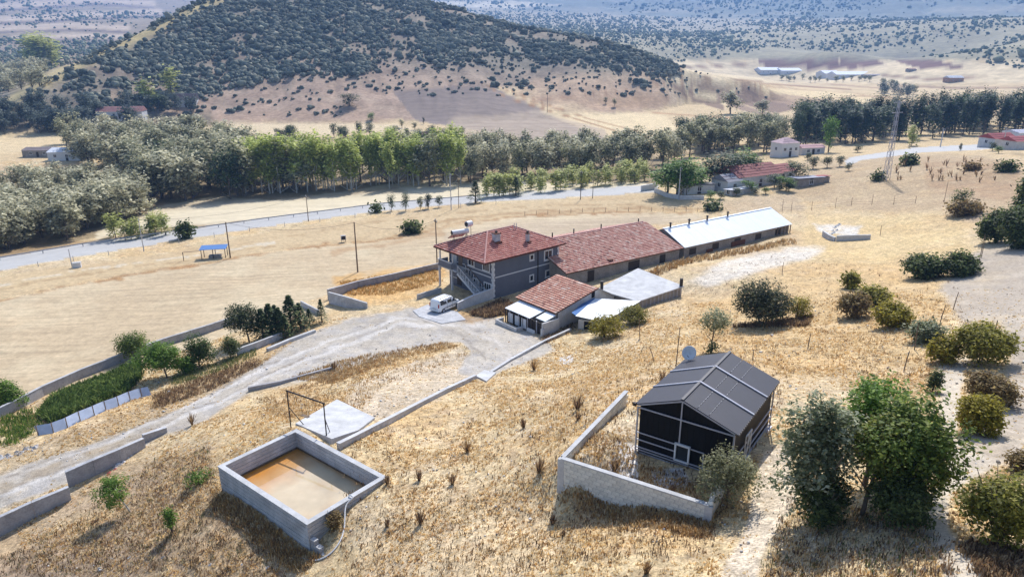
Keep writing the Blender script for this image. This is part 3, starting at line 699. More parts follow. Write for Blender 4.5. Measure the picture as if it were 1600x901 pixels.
wall_px('yard_wall', [(514,468,1.4),(560,450,1.0),(620,437,1.0),(690,420,1.0)], 'low grey wall along the back of the golden yard by the stubble field', mConcD, .2, mConc, 3)
wall_px('garden_wall', [(470,478,.7),(498,493,.7)], 'short light wall behind the small conifers at the garden end', mConc, .2, None, 3)
wall_px('house_wall', [(716,485,1.0),(740,477,1.35),(774,466,1.5)], 'low white wall beside the outdoor stair of the grey house', mBrick, .18, mWhite, 2.6)
wall_px('yard_wall', [(653,468,.7),(668,463,.7),(690,457,.7)], 'small grey wall behind the white van', mConc, .18, None, 3)
# ---------------------------------------------------------------- block yard of the dark shed
YA = PZ(878, 716, 13.0); YB = PZ(1109, 790, 13.0)
YX = (YB - YA).normalized(); YAZ = math.degrees(math.atan2(YX.x, YX.y)); YY = Vector((-YX.y, YX.x, 0)); YL = (YB - YA).length
blk = MB().box(-.193, -.095, -.093, .193, .095, .093).mesh('block'); blk.materials.append(mBlock)
blkv = []
for k in range(6):
    c_ = jit(C(232,228,216,.82), .1); m_ = MB().box(-.193, -.095, -.093, .193, .095, .093, c_).mesh('block'); m_.materials.append(mBlock); blkv.append(m_)
def blockwall(root, org, ang, n_, courses, topc=None, skip=None):
    ca, sa = math.cos(ang), math.sin(ang); cnt = 0
    mo = MB()
    ex = Vector((ca, sa, 0)); ey = Vector((-sa, ca, 0))
    for c in range(courses):
        m_ = n_ if topc is None else topc(c)
        for i in range(m_):
            off = .2 if c % 2 == 0 else 0
            p = org + ex * (.2 + i * .4 + off * .0 + (0.1 if c % 2 else -.1)) + Vector((0, 0, -.1 - c * .2)) + ey * random.uniform(-.006, .006)
            o = bpy.data.objects.new('block', random.choice(blkv)); COL.objects.link(o); o.parent = root
            o.location = p; o.rotation_euler = (0, 0, ang + random.uniform(-.008, .008)); cnt += 1
    Lw = n_ * .4 - .25
    mo = MB()
    a = org + ex * .1 + ey * -.082; b = a + ex * Lw; c2 = b + ey * .164; d2 = a + ey * .164
    zt = org.z - .01; zb = org.z - courses * .2 - .4
    V = [Vector((p.x, p.y, z)) for z in (zt, zb) for p in (a, b, c2, d2)]
    mo.add(V, [(0,1,2,3),(7,6,5,4),(0,4,5,1),(1,5,6,2),(2,6,7,3),(3,7,4,0)])
    mo.build('mortar', mConcD, root)
yw = rootat('block_wall', 'long white block wall along the front of the dark shed yard', 'wall', YA, YAZ)
nb = round(YL / .4)
for xx, zz in ((-.17, -1.95), (nb * .4 - .14, -1.6)): box('corner_pier', mBrick, yw, (xx, -.11, zz), (xx + .34, .11, .0))
blockwall(yw, Vector((0, 0, 0)), 0, nb, 9)
MB().box(-.02, -.12, .003, nb * .4 + .02, .12, .07).build('coping', mConcL, yw)
yl = rootat('block_wall', 'white block wall along the left side of the dark shed yard', 'wall', YA, YAZ)
blockwall(yl, Vector((.0, .2, 0)), rad(90), 20, 8)
MB().box(-.12, .13, .004, .12, 8.2, .07).build('coping', mConcL, yl)
yr = rootat('block_wall', 'short right return of the shed yard wall with loose blocks on top', 'wall', YB, YAZ)
blockwall(yr, Vector((.0, .2, -.05)), rad(88), 4, 7)
for k in range(7):
    m_ = random.choice(blkv); o = bpy.data.objects.new('block', m_); COL.objects.link(o); o.parent = yr
    o.location = (random.uniform(-.08, .1), .1 + .22 * k, .09 + random.uniform(-.02, .08)); o.rotation_euler = (random.uniform(-.4, .4), random.uniform(-.4, .4), random.uniform(0, 3)); o.scale = (.55, .9, .8)
# ---------------------------------------------------------------- dark shed
SA = PZ(996, 632, 15.0)
def shed():
    base = 12.35; gz = 15.0 - base; W_, D_, PK, PX = 4.95, 6.8, .98, 2.3
    t = rootat('dark_shed', 'dark gabled shed with black walls and charcoal panel roof inside the block yard', 'shed', Vector((SA.x, SA.y, base)), 125)
    o = .0
    # walls: 0.1 m in from the eave
    i_ = .12
    V = [(i_, i_, 0), (W_-i_, i_, 0), (W_-i_, i_, gz - .05), (PX, i_, gz + PK - .12), (i_, i_, gz - .05)]
    def gable(y, nm):
        mb = MB(); f = [Vector((p[0], y, p[2])) for p in V]; g = [p + Vector((0, .06, 0)) for p in f]; m = 5
        mb.add(f + g, [tuple(range(5)), tuple(range(5, 10))[::-1]] + [(i, i+5, (i+1) % 5 + 5, (i+1) % 5) for i in range(5)])
        mb.build(nm, mBlack, t)
    gable(i_, 'front_wall'); gable(D_ - .2, 'rear_wall')
    box('side_wall', mBlack, t, (i_, i_ + .065, -.0), (i_ + .06, D_ - .205, gz - .08)); box('side_wall', mBlack, t, (W_ - i_ - .06, i_ + .065, 0), (W_ - i_, D_ - .205, gz - .08))
    for k in range(16):
        x = .2 + k * .3; zt = (gz - .2) + (PK - .1) * (min(x / PX, (W_ - x) / (W_ - PX))); box('sheet_rib', mBlack, t, (x, i_ - .022, .02), (x + .05, i_ - .002, zt))
    # skirt
    box('plinth', mConcD, t, (i_ - .01, i_ - .01, -1.3), (W_ - i_ + .01, D_ - .18, -.02))
    # roof panels: three bays x two slopes, split at batten lines
    zs = gz; ov = .16
    def rp(x0, z0, x1, z1, y0, y1, nm='roof_panel'):
        MB().slab([(x0, y0, z0), (x1, y0, z1), (x1, y1, z1), (x0, y1, z0)], .05).build(nm, mRoofD, t)
    ys = [-.02, D_ * .335, D_ * .66, D_ + .02]
    zl = lambda x: zs + PK * (x + ov) / (PX + ov) if x <= PX else zs + PK * (W_ + ov - x) / (W_ + ov - PX)
    cols = [-ov, PX], [PX, PX + (W_-PX)*.28, PX + (W_-PX)*.5, W_ + ov]
    for b in range(3):
        for seg in cols:
            for x0, x1 in zip(seg[:-1], seg[1:]):
                g = .012
                rp(x0 + g, zl(x0 + g) + .0, x1 - g, zl(x1 - g), ys[b] + .02, ys[b+1] - .02)
    for y in ys[1:3]:
        for (x0, x1) in ((-ov, PX), (PX, W_ + ov)):
            MB().bar((x0, y, zl(x0) + .035), (x1, y, zl(x1) + .035), .11, .06).build('roof_rib', mSteel, t)
    MB().bar((PX, -.04, zl(PX) + .02), (PX, D_ + .04, zl(PX) + .02), .14, .05).build('ridge_cap', mRoofD, t)
    for f in (.28, .5):
        x = PX + (W_-PX)*f
        for k in range(22):
            y = .2 + k * (D_ - .4) / 22
            if any(abs(y + .1 - q) < .22 for q in ys): continue
            MB().bar((x, y, zl(x) + .012), (x, y + .2, zl(x) + .012), .025, .02).build('seam_clip', mConcD, t)
    # scalloped right edge
    for k in range(30):
        y = .05 + k * D_ / 30
        box('edge_lip', mRoofD, t, (W_ + ov - .02, y, zl(W_ + ov) - .1), (W_ + ov + .02, y + .14, zl(W_ + ov) + .0))
    mFr = mSteel
    def bar(a, b, w_=.06, nm='frame_bar', m=mFr): MB().bar(a, b, w_).build(nm, m, t)
    y = .03
    bar((0, y, gz - .02), (PX, y, gz + PK - .1), .07, 'rafter'); bar((PX, y, gz + PK - .1), (W_, y, gz - .02), .07, 'rafter')
    bar((0, y - .01, gz - .12), (W_, y - .01, gz - .12), .06, 'tie_beam'); bar((PX, y + .02, gz + PK - .15), (PX, y + .02, .9), .06, 'king_post')
    for z in (1.12, .72): bar((.02, y, z), (2.12, y, z), .05, 'rail')
    for z in (.3, .15, .0): bar((.02, y, z), (W_ - .05, y, z), .055, 'rail')
    bar((.03, y, -.5), (.03, y, gz - .1), .07, 'corner_post'); bar((W_ - .03, y, -.2), (W_ - .03, y, gz - .1), .07, 'corner_post')
    bar((2.15, y, 1.12), (W_ * .72, y, 1.12), .05, 'rail'); bar((W_ * .72, y, 1.12), (W_ * .72, y, .1), .05, 'frame_bar')
    # white framed window
    wd = MB(); 
    for a, b in (((2.15,y-.03,.3),(2.15,y-.03,1.2)), ((2.85,y-.03,.3),(2.85,y-.03,1.2)), ((2.1,y-.03,1.2),(2.9,y-.03,1.2)), ((2.1,y-.03,.3),(2.9,y-.03,.3))): wd.bar(a, b, .1, .08)
    wo_ = wd.build('window', mWhite, t); box('pane', mGlass, wo_, (2.2, y - .015, .35), (2.8, y + .005, 1.15))
    # right side rails and wire door
    x = W_ - .02
    for z in (.15, .6, 1.1): bar((x, .1, z), (x, D_ - .2, z), .05, 'rail')
    bar((x + .05, .0, -.12), (x + .05, D_ - .1, -.12), .16, 'sill_beam'); bar((x, D_ - .2, -.2), (x, D_ - .2, gz - .1), .07, 'corner_post')
    dr = MB()
    for a, b in (((x+.04,1.9,.15),(x+.04,1.9,1.6)), ((x+.04,2.8,.15),(x+.04,2.8,1.6)), ((x+.04,1.9,1.6),(x+.04,2.8,1.6)), ((x+.04,1.9,.15),(x+.04,2.8,.15)), ((x+.04,1.9,.15),(x+.04,2.8,1.6)), ((x+.04,2.35,.15),(x+.04,2.35,1.6))): dr.bar(a, b, .05)
    dr.build('side_door', mWhite, t)
    box('corner_light', mDark, t, (-.22, -.12, gz - .05), (-.05, .03, gz + .12))
    return t
shed()
def dish():
    b = G(1086, 572); p = Vector((b.x, b.y, b.z))
    p = PZ(1076, 566, 14.9)
    t = thing('satellite_dish', 'pale satellite dish on a mast behind the left corner of the dark shed', 'satellite dish', Vector((p.x, p.y, h(p.x, p.y))))
    H = 15.5 - t.location.z
    MB().tube([(0,0,-.3),(0,0,H)], .03, 6).build('mast', mSteel, t)
    V = []; F_ = []; n_ = 16; R_ = .42
    for j in range(5):
        r = R_ * j / 4
        for k in range(n_): a = 2*math.pi*k/n_; V.append((r*math.cos(a), r*math.sin(a), .35*r*r/R_))
    for j in range(4):
        for k in range(n_): F_.append((j*n_+k, j*n_+(k+1) % n_, (j+1)*n_+(k+1) % n_, (j+1)*n_+k))
    me = MB().add(V, F_).mesh('reflector', True); o = link('reflector', me, mWhite, t); o.location = (0, -.08, H); o.rotation_euler = (rad(58), 0, rad(-35))
    so = o.modifiers.new('thick', 'SOLIDIFY'); so.thickness = .02
    MB().tube([(0, -.1, H - .3), (-.25, -.45, H + .05)], .015, 5).build('feed_arm', mDark, t)
dish()
# ---------------------------------------------------------------- tiled roofs
def tiles(quad, sx, sy, pal, inside=None):
    a, b, c, d = [Vector(p) for p in quad]; L0 = (b - a).length; u = (b - a).normalized()
    nrm = (b - a).cross(d - a).normalized()
    if nrm.z < 0: nrm = -nrm
    v = nrm.cross(u).normalized()
    if v.z < 0: v = -v
    P = np.array([[(p - a).dot(u), (p - a).dot(v)] for p in (a, b, c, d)])
    nx = int(P[:, 0].max() / sx) + 2; ny = int(P[:, 1].max() / sy) + 1
    x0 = math.floor(P[:, 0].min() / sx)
    mb = MB()
    uu, vv = np.meshgrid((np.arange(x0, nx) + .5) * sx, (np.arange(ny) + .5) * sy); ins = sdf(P, uu.ravel(), vv.ravel()) > -.02
    drow = [random.uniform(-.012, .012) for _ in range(ny)]
    for s_, t_, k in zip(uu.ravel(), vv.ravel(), ins):
        if not k: continue
        col = random.choices(pal[0], pal[1])[0]; col = jit(col, .07); j = random.uniform(-.01, .012)
        r = int(t_ / sy); V = []
        for dt, hh in ((-sy * .56, .085 + j), (sy * .5, .0)):
            for ds, b_ in ((-.5, .0), (-.2, .055), (.2, .055), (.5, .0)):
                V.append(a + u * (s_ + ds * sx) + v * (t_ + dt + drow[r]) + nrm * (hh + b_ + .015))
        V += [V[k_] - nrm * .06 for k_ in range(4)]
        mb.add(V, [(0,1,5,4),(1,2,6,5),(2,3,7,6),(8,9,1,0),(9,10,2,1),(10,11,3,2)], col)
    return mb
PAL_R = ([C(206,134,118), C(216,150,134), C(194,120,106), C(230,186,172), C(160,98,90)], [6, 6, 3, .35, .4])
PAL_O = ([C(216,160,142), C(226,180,162), C(202,140,124), C(234,206,190), C(162,112,100)], [6, 5, 3, 1.0, .7])
PAL_S = ([C(222,162,138), C(230,180,156), C(206,142,120), C(238,206,188), C(170,112,96)], [6, 5, 3, .9, .5])
def window(parent, c, ax, out, w_, hh, panes=2, fw=.13, mfr=None, mgl=None):
    """frame, panes; c = centre on wall face, ax = along-wall unit, out = outward unit"""
    c = Vector(c); ax = Vector(ax); out = Vector(out); up = Vector((0, 0, 1)); mfr = mfr or mWhite
    mb = MB(); o = c + out * .03
    mb.bar(o - ax*(w_/2) - up*(hh/2+fw/2), o - ax*(w_/2) + up*(hh/2+fw/2), fw, .1) if 0 else None
    def bb(p, q, t1, t2): mb.bar(p, q, t1, t2)
    bb(o - ax*(w_/2+fw) - up*(hh/2+fw/2), o + ax*(w_/2+fw) - up*(hh/2+fw/2), .1, fw); bb(o - ax*(w_/2+fw) + up*(hh/2+fw/2), o + ax*(w_/2+fw) + up*(hh/2+fw/2), .1, fw)
    n_ = ax.normalized()
    for s in (-1, 1):
        p = o + ax * s * (w_/2 + fw/2); V = []
        for dz in (-hh/2, hh/2):
            for dx, dy in ((-fw/2, -.05), (fw/2, -.05), (fw/2, .05), (-fw/2, .05)): V.append(p + ax*dx + out*dy + up*dz)
        mb.add(V, [(3,2,1,0),(4,5,6,7),(0,1,5,4),(1,2,6,5),(2,3,7,6),(3,0,4,7)])
    for k in range(1, panes):
        p = o - ax*(w_/2) + ax*(w_*k/panes); V = []
        for dz in (-hh/2, hh/2):
            for dx, dy in ((-.035, -.03), (.035, -.03), (.035, .03), (-.035, .03)): V.append(p + ax*dx + out*dy + up*dz)
        mb.add(V, [(3,2,1,0),(4,5,6,7),(0,1,5,4),(1,2,6,5),(2,3,7,6),(3,0,4,7)])
    wn = mb.build('window', mfr, parent)
    g = MB(); q = c + out * .012
    g.add([q - ax*(w_/2) - up*(hh/2), q + ax*(w_/2) - up*(hh/2), q + ax*(w_/2) + up*(hh/2), q - ax*(w_/2) + up*(hh/2)], [(0,1,2,3)])
    g.build('pane', mgl or mGlass, wn)
    sl = MB(); sl.bar(o - ax*(w_/2+fw+.06) - up*(hh/2+fw+.03) + out*.04, o + ax*(w_/2+fw+.06) - up*(hh/2+fw+.03) + out*.04, .14, .05); sl.build('sill', mfr, wn)
    return wn
# ---------------------------------------------------------------- the grey two-storey house
HF = PZ(757, 412, 5.4)
def house():
    t = rootat('two_storey_house', 'grey two-storey house with white trim and red hipped tile roof', 'house', Vector((HF.x, HF.y, 0)), 48.5)
    EX, EY, ez = 15.0, 11.2, 5.4
    x0, y0, x1, y1 = 2.0, .7, 14.3, 10.4
    mb = MB(); mb.box(x0, y0, -1, x1, y1, ez - .1); mb.build('wall', mGreyW, t)
    box('eave_slab', mWhite, t, (.15, .15, ez - .16), (EX - .15, EY - .15, ez - .03))
    # quoins
    for (cx, cy) in ((x0, y0), (x1, y0)):
        for k in range(14):
            z = .1 + k * .37; e = .32 if k % 2 == 0 else .22
            sx = 1 if cx == x0 else -1
            mbq = MB(); xa, xb = sorted((cx - .04 * sx, cx + e * sx)); mbq.box(xa, cy - .04, z, xb, cy + e, z + .34); mbq.build('quoin', mWhite, t)
    # storey band
    for z in (2.75,):
        box('string_course', mWhite, t, (x0 + .35, y0 - .05, z), (x1 - .35, y0 - .002, z + .14)); box('string_course', mWhite, t, (x0 - .05, y0 + .35, z), (x0 - .002, y1, z + .14))
    box('string_course', mWhite, t, (x0 - .045, y0 + .35, 3.3), (x0 - .002, y1, 3.4)); box('string_course', mWhite, t, (x0 - .045, y0 + .35, .85), (x0 - .002, y1, .95))
    # right face windows (y = y0, facing -Y): along X
    X_ = Vector((1, 0, 0)); N1 = Vector((0, -1, 0)); Y_ = Vector((0, 1, 0)); N2 = Vector((-1, 0, 0))
    window(t, (9.0, y0, 4.35), X_, N1, .55, .6, 1, .16); window(t, (12.2, y0, 4.1), X_, N1, 1.35, 1.15, 2, .18)
    window(t, (9.0, y0, 1.35), X_, N1, .55, .7, 1, .16); window(t, (12.2, y0, 1.35), X_, N1, .8, .8, 1, .16)
    box('drain_pipe', mDark, t, (10.1, y0 - .12, .1), (10.22, y0 - .02, ez - .2))
    # left face windows
    window(t, (x0, 2.1, 4.2), Y_, N2, 1.25, 1.25, 3, .14); window(t, (x0, 5.3, 4.2), Y_, N2, 1.15, 1.2, 2, .14)
    window(t, (x0, 1.8, 1.3), Y_, N2, 1.3, 1.0, 3, .14); window(t, (x0, 4.4, 1.3), Y_, N2, .9, 1.0, 2, .14)
    # upper door & recess
    box('door', mWhite, t, (x0 - .05, 8.6, 2.9), (x0 - .003, 9.5, 4.9)); box('door', mWood, t, (x0 - .052, 7.3, 2.9), (x0 - .003, 8.2, 4.9))
    box('door', mDark, t, (x0 - .05, 7.6, .0), (x0 - .003, 8.6, 2.0))
    # balcony
    bl = MB(); bl.box(.35, 6.6, 2.55, x0 - .06, y1 + .3, 2.75); b = bl.build('balcony', mConc, t)
    box('parapet', mGreyL, b, (.3, 7.6, 2.752), (.45, y1 + .3, 3.6)); box('parapet', mGreyL, b, (.45, y1 + .15, 2.753), (x0 - .06, y1 + .3, 3.6))
    box('handrail', mWhite, b, (.24, 7.55, 3.6), (.5, y1 + .36, 3.68))
    for yy in (7.6, y1 + .1):
        box('column', mWhite, t, (.32, yy, -.8), (.54, yy + .22, 2.545)); box('column', mWhite, t, (.5, yy, 3.69), (.66, yy + .16, ez - .165))
    # stair
    n_ = 15
    for k in range(n_):
        y = 6.5 - k * .34; z = 2.6 - k * .178
        box('step', mConc, t, (.6, y - .34, z - .22), (1.75, y - .003, z))
    for x in (.5, 1.85):
        MB().bar((x, 6.6, 2.35), (x, 1.4, -.35), .1, .3).build('stair_stringer', mWhite, t)
        MB().bar((x, 6.5, 3.5), (x, 1.5, .85), .07, .07).build('handrail', mWood if x > 1 else mWhite, t)
        for k in range(9):
            y = 6.4 - k * .58; z = 2.45 - k * .304
            box('baluster', mWhite, t, (x - .03, y - .03, z), (x + .03, y + .03, z + .95))
    # hip roof
    ins = EY / 2; rz = ez + 2.25
    r0 = (ins * .92, EY / 2, rz); r1 = (EX - ins * .92, EY / 2, rz)
    A, B, C_, D = (0, 0, ez), (EX, 0, ez), (EX, EY, ez), (0, EY, ez)
    base = MB(); base.add([A, B, C_, D, r0, r1, (0,0,ez-.12), (EX,0,ez-.12), (EX,EY,ez-.12), (0,EY,ez-.12)], [(0,1,5,4),(1,2,5),(2,3,4,5),(3,0,4),(6,7,1,0),(7,8,2,1),(8,9,3,2),(9,6,0,3),(9,8,7,6)])
    rf = base.build('roof', mat('roof_board', C(150,90,80), .9), t)
    for q in ((A, B, r1, r0), (B, C_, r1, r1), (C_, D, r0, r1), (D, A, r0, r0)):
        mbt = tiles(q, .33, .38, PAL_R); o = mbt.build('tile_covering', mTile, rf); o['kind'] = 'stuff'
    # ridge caps
    mr = mat('ridge_tile', C(222,170,158), .8, 3, .15, .2)
    for p, q in ((A, r0), (B, r1), (C_, r1), (D, r0), (r0, r1)):
        p = Vector(p); q = Vector(q); n_ = int((q - p).length / .42); mbc = MB()
        for k in range(n_):
            a = p + (q - p) * (k / n_) + Vector((0, 0, .08)); b_ = p + (q - p) * ((k + .93) / n_) + Vector((0, 0, .11))
            mbc.tube([a, b_], [.11, .13], 6)
        mbc.build('ridge_cap', mr, rf)
    MB().bar((-.06, -.06, ez - .08), (EX + .06, -.06, ez - .08), .12, .12).build('gutter', mRust, t); MB().bar((-.06, .02, ez - .08), (-.06, EY, ez - .08), .12, .12).build('gutter', mRust, t)
    # chimneys
    for (cx, cy, s, hh) in ((4.9, 3.4, .8, 1.15), (9.4, 2.0, .42, 1.2)):
        z = ez + 2.25 * min(cy, cx) / ins
        ch = box('chimney', mConc, rf, (cx - s/2, cy - s/2, z - .3), (cx + s/2, cy + s/2, z + hh)); box('cap', mRust, ch, (cx - s/2 - .08, cy - s/2 - .08, z + hh + .002), (cx + s/2 + .08, cy + s/2 + .08, z + hh + .12))
        box('flue', mDark, ch, (cx - .12, cy - .12, z + hh + .12), (cx + .12, cy + .12, z + hh + .4))
        box('flashing', mRust, ch, (cx - s/2 - .12, cy - s/2 - .25, z - .35), (cx + s/2 + .12, cy - s/2, z + .15))
    MB().tube([(9.5, 4.9, ez + 1.7), (9.5, 4.9, ez + 3.0)], .05, 6).build('vent_pipe', mConc, rf); MB().tube([(9.9, 4.9, ez + 1.7), (9.9, 4.9, ez + 2.9)], .05, 6).build('vent_pipe', mConc, rf)
    # solar water heater: white drum on a rack, tilted collectors behind
    p = Vector((2.6, 8.4, ez + 1.55))
    sh_ = thing('solar_water_heater', 'white solar water heater drum on the back slope of the grey house roof', 'water heater', t.matrix_world @ p)
    M_ = Matrix.Translation((HF.x, HF.y, 0)) @ Matrix.Rotation(az2rot(48.5), 4, 'Z'); sh_.location = M_ @ p; sh_.rotation_euler = (0, 0, az2rot(60))
    MB().tube([(-1.3, 0, .65), (1.2, 0, .65)], .34, 14).build('tank_drum', mWhite, sh_, smooth=False); MB().tube([(-1.36, 0, .65), (-1.3, 0, .65)], .3, 14).build('end_cap', mDark, sh_)
    MB().tube([(1.2, .5, 1.45), (2.1, .8, 1.45)], .42, 14).build('upper_drum', mWhite, sh_); MB().tube([(1.14, .48, 1.45), (1.2, .5, 1.45)], .3, 14).build('end_cap', mDark, sh_)
    for x in (-1, .9): MB().bar((x, -.3, -.6), (x, 0, .4), .05).build('leg', mDark, sh_); MB().bar((x, .5, -.8), (x, 0, .4), .05).build('leg', mDark, sh_)
    for x in (1.35, 1.95): MB().bar((x, .6, -.6), (x, .65, 1.1), .05).build('leg', mDark, sh_)
    MB().slab([(-1.2, .3, .3), (1.1, .3, .3), (1.1, 1.7, -.5), (-1.2, 1.7, -.5)], .06).build('collector', mGlass, sh_)
    return t
house()
# ---------------------------------------------------------------- barns
def gable_barn(name, label, e0, e1, ze, r0, zr, wallm, roofkind, base_z=-1, pal=None, ov=.35):
    """front eave from pixel e0 to e1 at height ze, ridge set by pixel r0 on height zr"""
    a = PZ(*e0, ze); b = PZ(*e1, ze); az = math.degrees(math.atan2(b.x - a.x, b.y - a.y)); L_ = (b - a).length
    u = (b - a).normalized(); v = Vector((-u.y, u.x, 0)); rr = PZ(*r0, zr); hw = (rr - a).dot(v)
    t = rootat(name, label, 'barn', Vector((a.x, a.y, 0)), az)
    W_ = 2 * hw
    V = [(ov, ov), (L_ - ov, ov), (L_ - ov, W_ - ov), (ov, W_ - ov)]
    mb = MB(); q = ze - .08
    pts = [(ov, base_z), (ov, q)]; 
    sl = (zr - ze) / hw
    prof = [(ov, base_z), (W_ - ov, base_z), (W_ - ov, q + sl*ov), (hw, zr - .1), (ov, q + sl*ov)]
    f = [Vector((ov, y, z)) for y, z in prof]; g = [Vector((L_ - ov, y, z)) for y, z in prof]
    mb.add(f + g, [tuple(range(5))[::-1], tuple(range(5, 10))] + [(i, (i+1) % 5, (i+1) % 5 + 5, i + 5) for i in range(5)])
    mb.build('wall', wallm, t)
    return t, L_, W_, hw, sl
t, L_, W_, hw, sl = gable_barn('tiled_barn', 'long barn with weathered red tile roof joined to the white metal barn', (885,428), (1067,388), 2.4, (1033,342), 4.9, mDirtW, 'tile')
def roof_quads(L_, W_, hw, ze, zr): return ((0,0,ze),(L_,0,ze),(L_,hw,zr),(0,hw,zr)), ((L_,W_,ze),(0,W_,ze),(0,hw,zr),(L_,hw,zr))
rq = roof_quads(L_, W_, hw, 2.4, 4.9)
rb = MB().slab(rq[0], .1).build('roof', mRust, t); MB().slab(rq[1], .1).build('roof', mRust, t)
for q in rq: o = tiles(q, .34, .4, PAL_O).build('tile_covering', mTile, rb); o['kind'] = 'stuff'
mb = MB()
for k in range(int(L_ / .45)): mb.tube([(k * .45, hw, 4.96), (k * .45 + .42, hw, 5.0)], [.11, .13], 6)
mb.build('ridge_cap', mat('ridge_tile'), rb)
for xx in (L_*.2, L_*.38, L_*.62, L_*.97): MB().tube([(xx, hw + .8, 3.8), (xx, hw + .8, 5.6 if xx < L_*.9 else 5.4)], .1, 6).build('vent_pipe', mDark, t)
for k, xx in enumerate((L_*.18, L_*.52, L_*.80)): box('doorway', mDark, t, (xx, .30, .2), (xx + (1.2 if k != 1 else 2.2), .345, 2.0))
box('roof_hatch', mRust, rb, (L_*.36, .45, 2.62), (L_*.36 + .7, 1.1, 2.9))
BARN_T = t
t, L_, W_, hw, sl = gable_barn('white_barn', 'long low barn under a smooth white metal roof', (1070,387), (1238,350), 2.4, (1200,325), 4.5, mDirtW, 'metal')
rq = roof_quads(L_, W_, hw, 2.4, 4.5)
for q in rq:
    a, b, c, d = [Vector(p) for p in q]; n_ = 14
    for k in range(n_):
        p = [a + (b-a)*(k/n_), a + (b-a)*((k+1)/n_ - .0006), d + (c-d)*((k+1)/n_ - .0006), d + (c-d)*(k/n_)]
        j = random.uniform(0, .006); p = [x + Vector((0, 0, j)) for x in p]
        MB().slab(p, .06).build('roof_sheet', mMetalW, t)
MB().bar((0, hw, 4.51), (L_, hw, 4.51), .4, .05).build('ridge_cap', mMetalW, t)
for xx in (.04, .20, .36, .55):
    x = L_*xx + .3; c = MB().tube([(x, hw - .15, 4.5), (x, hw - .15, 5.15)], .14, 8).build('roof_vent', mDark, t); MB().tube([(x, hw - .15, 5.15), (x, hw - .15, 5.35)], [.3, .05], 8).build('cowl', mDark, c)
for k in range(5):
    x = 1.5 + k * (L_ - 4) / 4.3; box('opening', mDark, t, (x, .29, .9), (x + 1.5, .345, 1.9))
for k in range(5): box('post', mWood, t, (L_ - .25 - k*.9, .1, -.5), (L_ - .12 - k*.9, .22, 2.3))
box('rusty_sheet', mRust, t, (L_*.42, .2, .2), (L_*.42 + 3.5, .25, 1.5)); box('rusty_sheet', mRust, t, (L_*.2, .2, 0), (L_*.2 + 1.5, .25, 1.2))
# ---------------------------------------------------------------- flat concrete roofed block
def flat():
    a = PZ(932, 452, 2.7); b = PZ(997, 419, 2.7); c = PZ(1069, 447, 2.7); d = PZ(997, 471, 2.7)
    t = thing('flat_roofed_shed', 'low block shed with a flat pale concrete roof and two dark chimneys', 'shed', Vector((d.x, d.y, .6)))
    o = t.location
    q = [Vector((p.x - o.x, p.y - o.y, 0)) for p in (a, d, c, b)]; cc = sum(q, Vector()) / 4
    w_ = [p + (cc - p).normalized() * .3 for p in q]
    MB().prism([(p.x, p.y) for p in w_], -1.6, 2.0).build('wall', mDirtW, t)
    MB().prism([(p.x, p.y) for p in q], 2.003, 2.12).build('roof_slab', mConcL, t)
    # vertical board cladding along the front
    for (p, r) in ((q[1], q[2]),):
        n_ = 34; d_ = r - p; u = d_.normalized(); nn = Vector((u.y, -u.x, 0))
        for k in range(n_):
            s = w_[1] + (w_[2] - w_[1]) * (k / n_) + nn * .02; e = w_[1] + (w_[2] - w_[1]) * ((k + .9) / n_) + nn * .02
            MB().add([s, e, e + nn*.03, s + nn*.03, s + Vector((0,0,1.9)), e + Vector((0,0,1.9)), e + nn*.03 + Vector((0,0,1.9)), s + nn*.03 + Vector((0,0,1.9))], [(3,2,1,0),(4,5,6,7),(0,1,5,4),(1,2,6,5),(2,3,7,6),(3,0,4,7)]).build('board', mDirtW if k % 3 else mConcD, t)
    for p in (q[0] + (cc - q[0]) * .12, q[2] + (cc - q[2]) * .07):
        box('chimney', mDark, t, (p.x - .18, p.y - .18, 2.1), (p.x + .18, p.y + .18, 3.15))
flat()
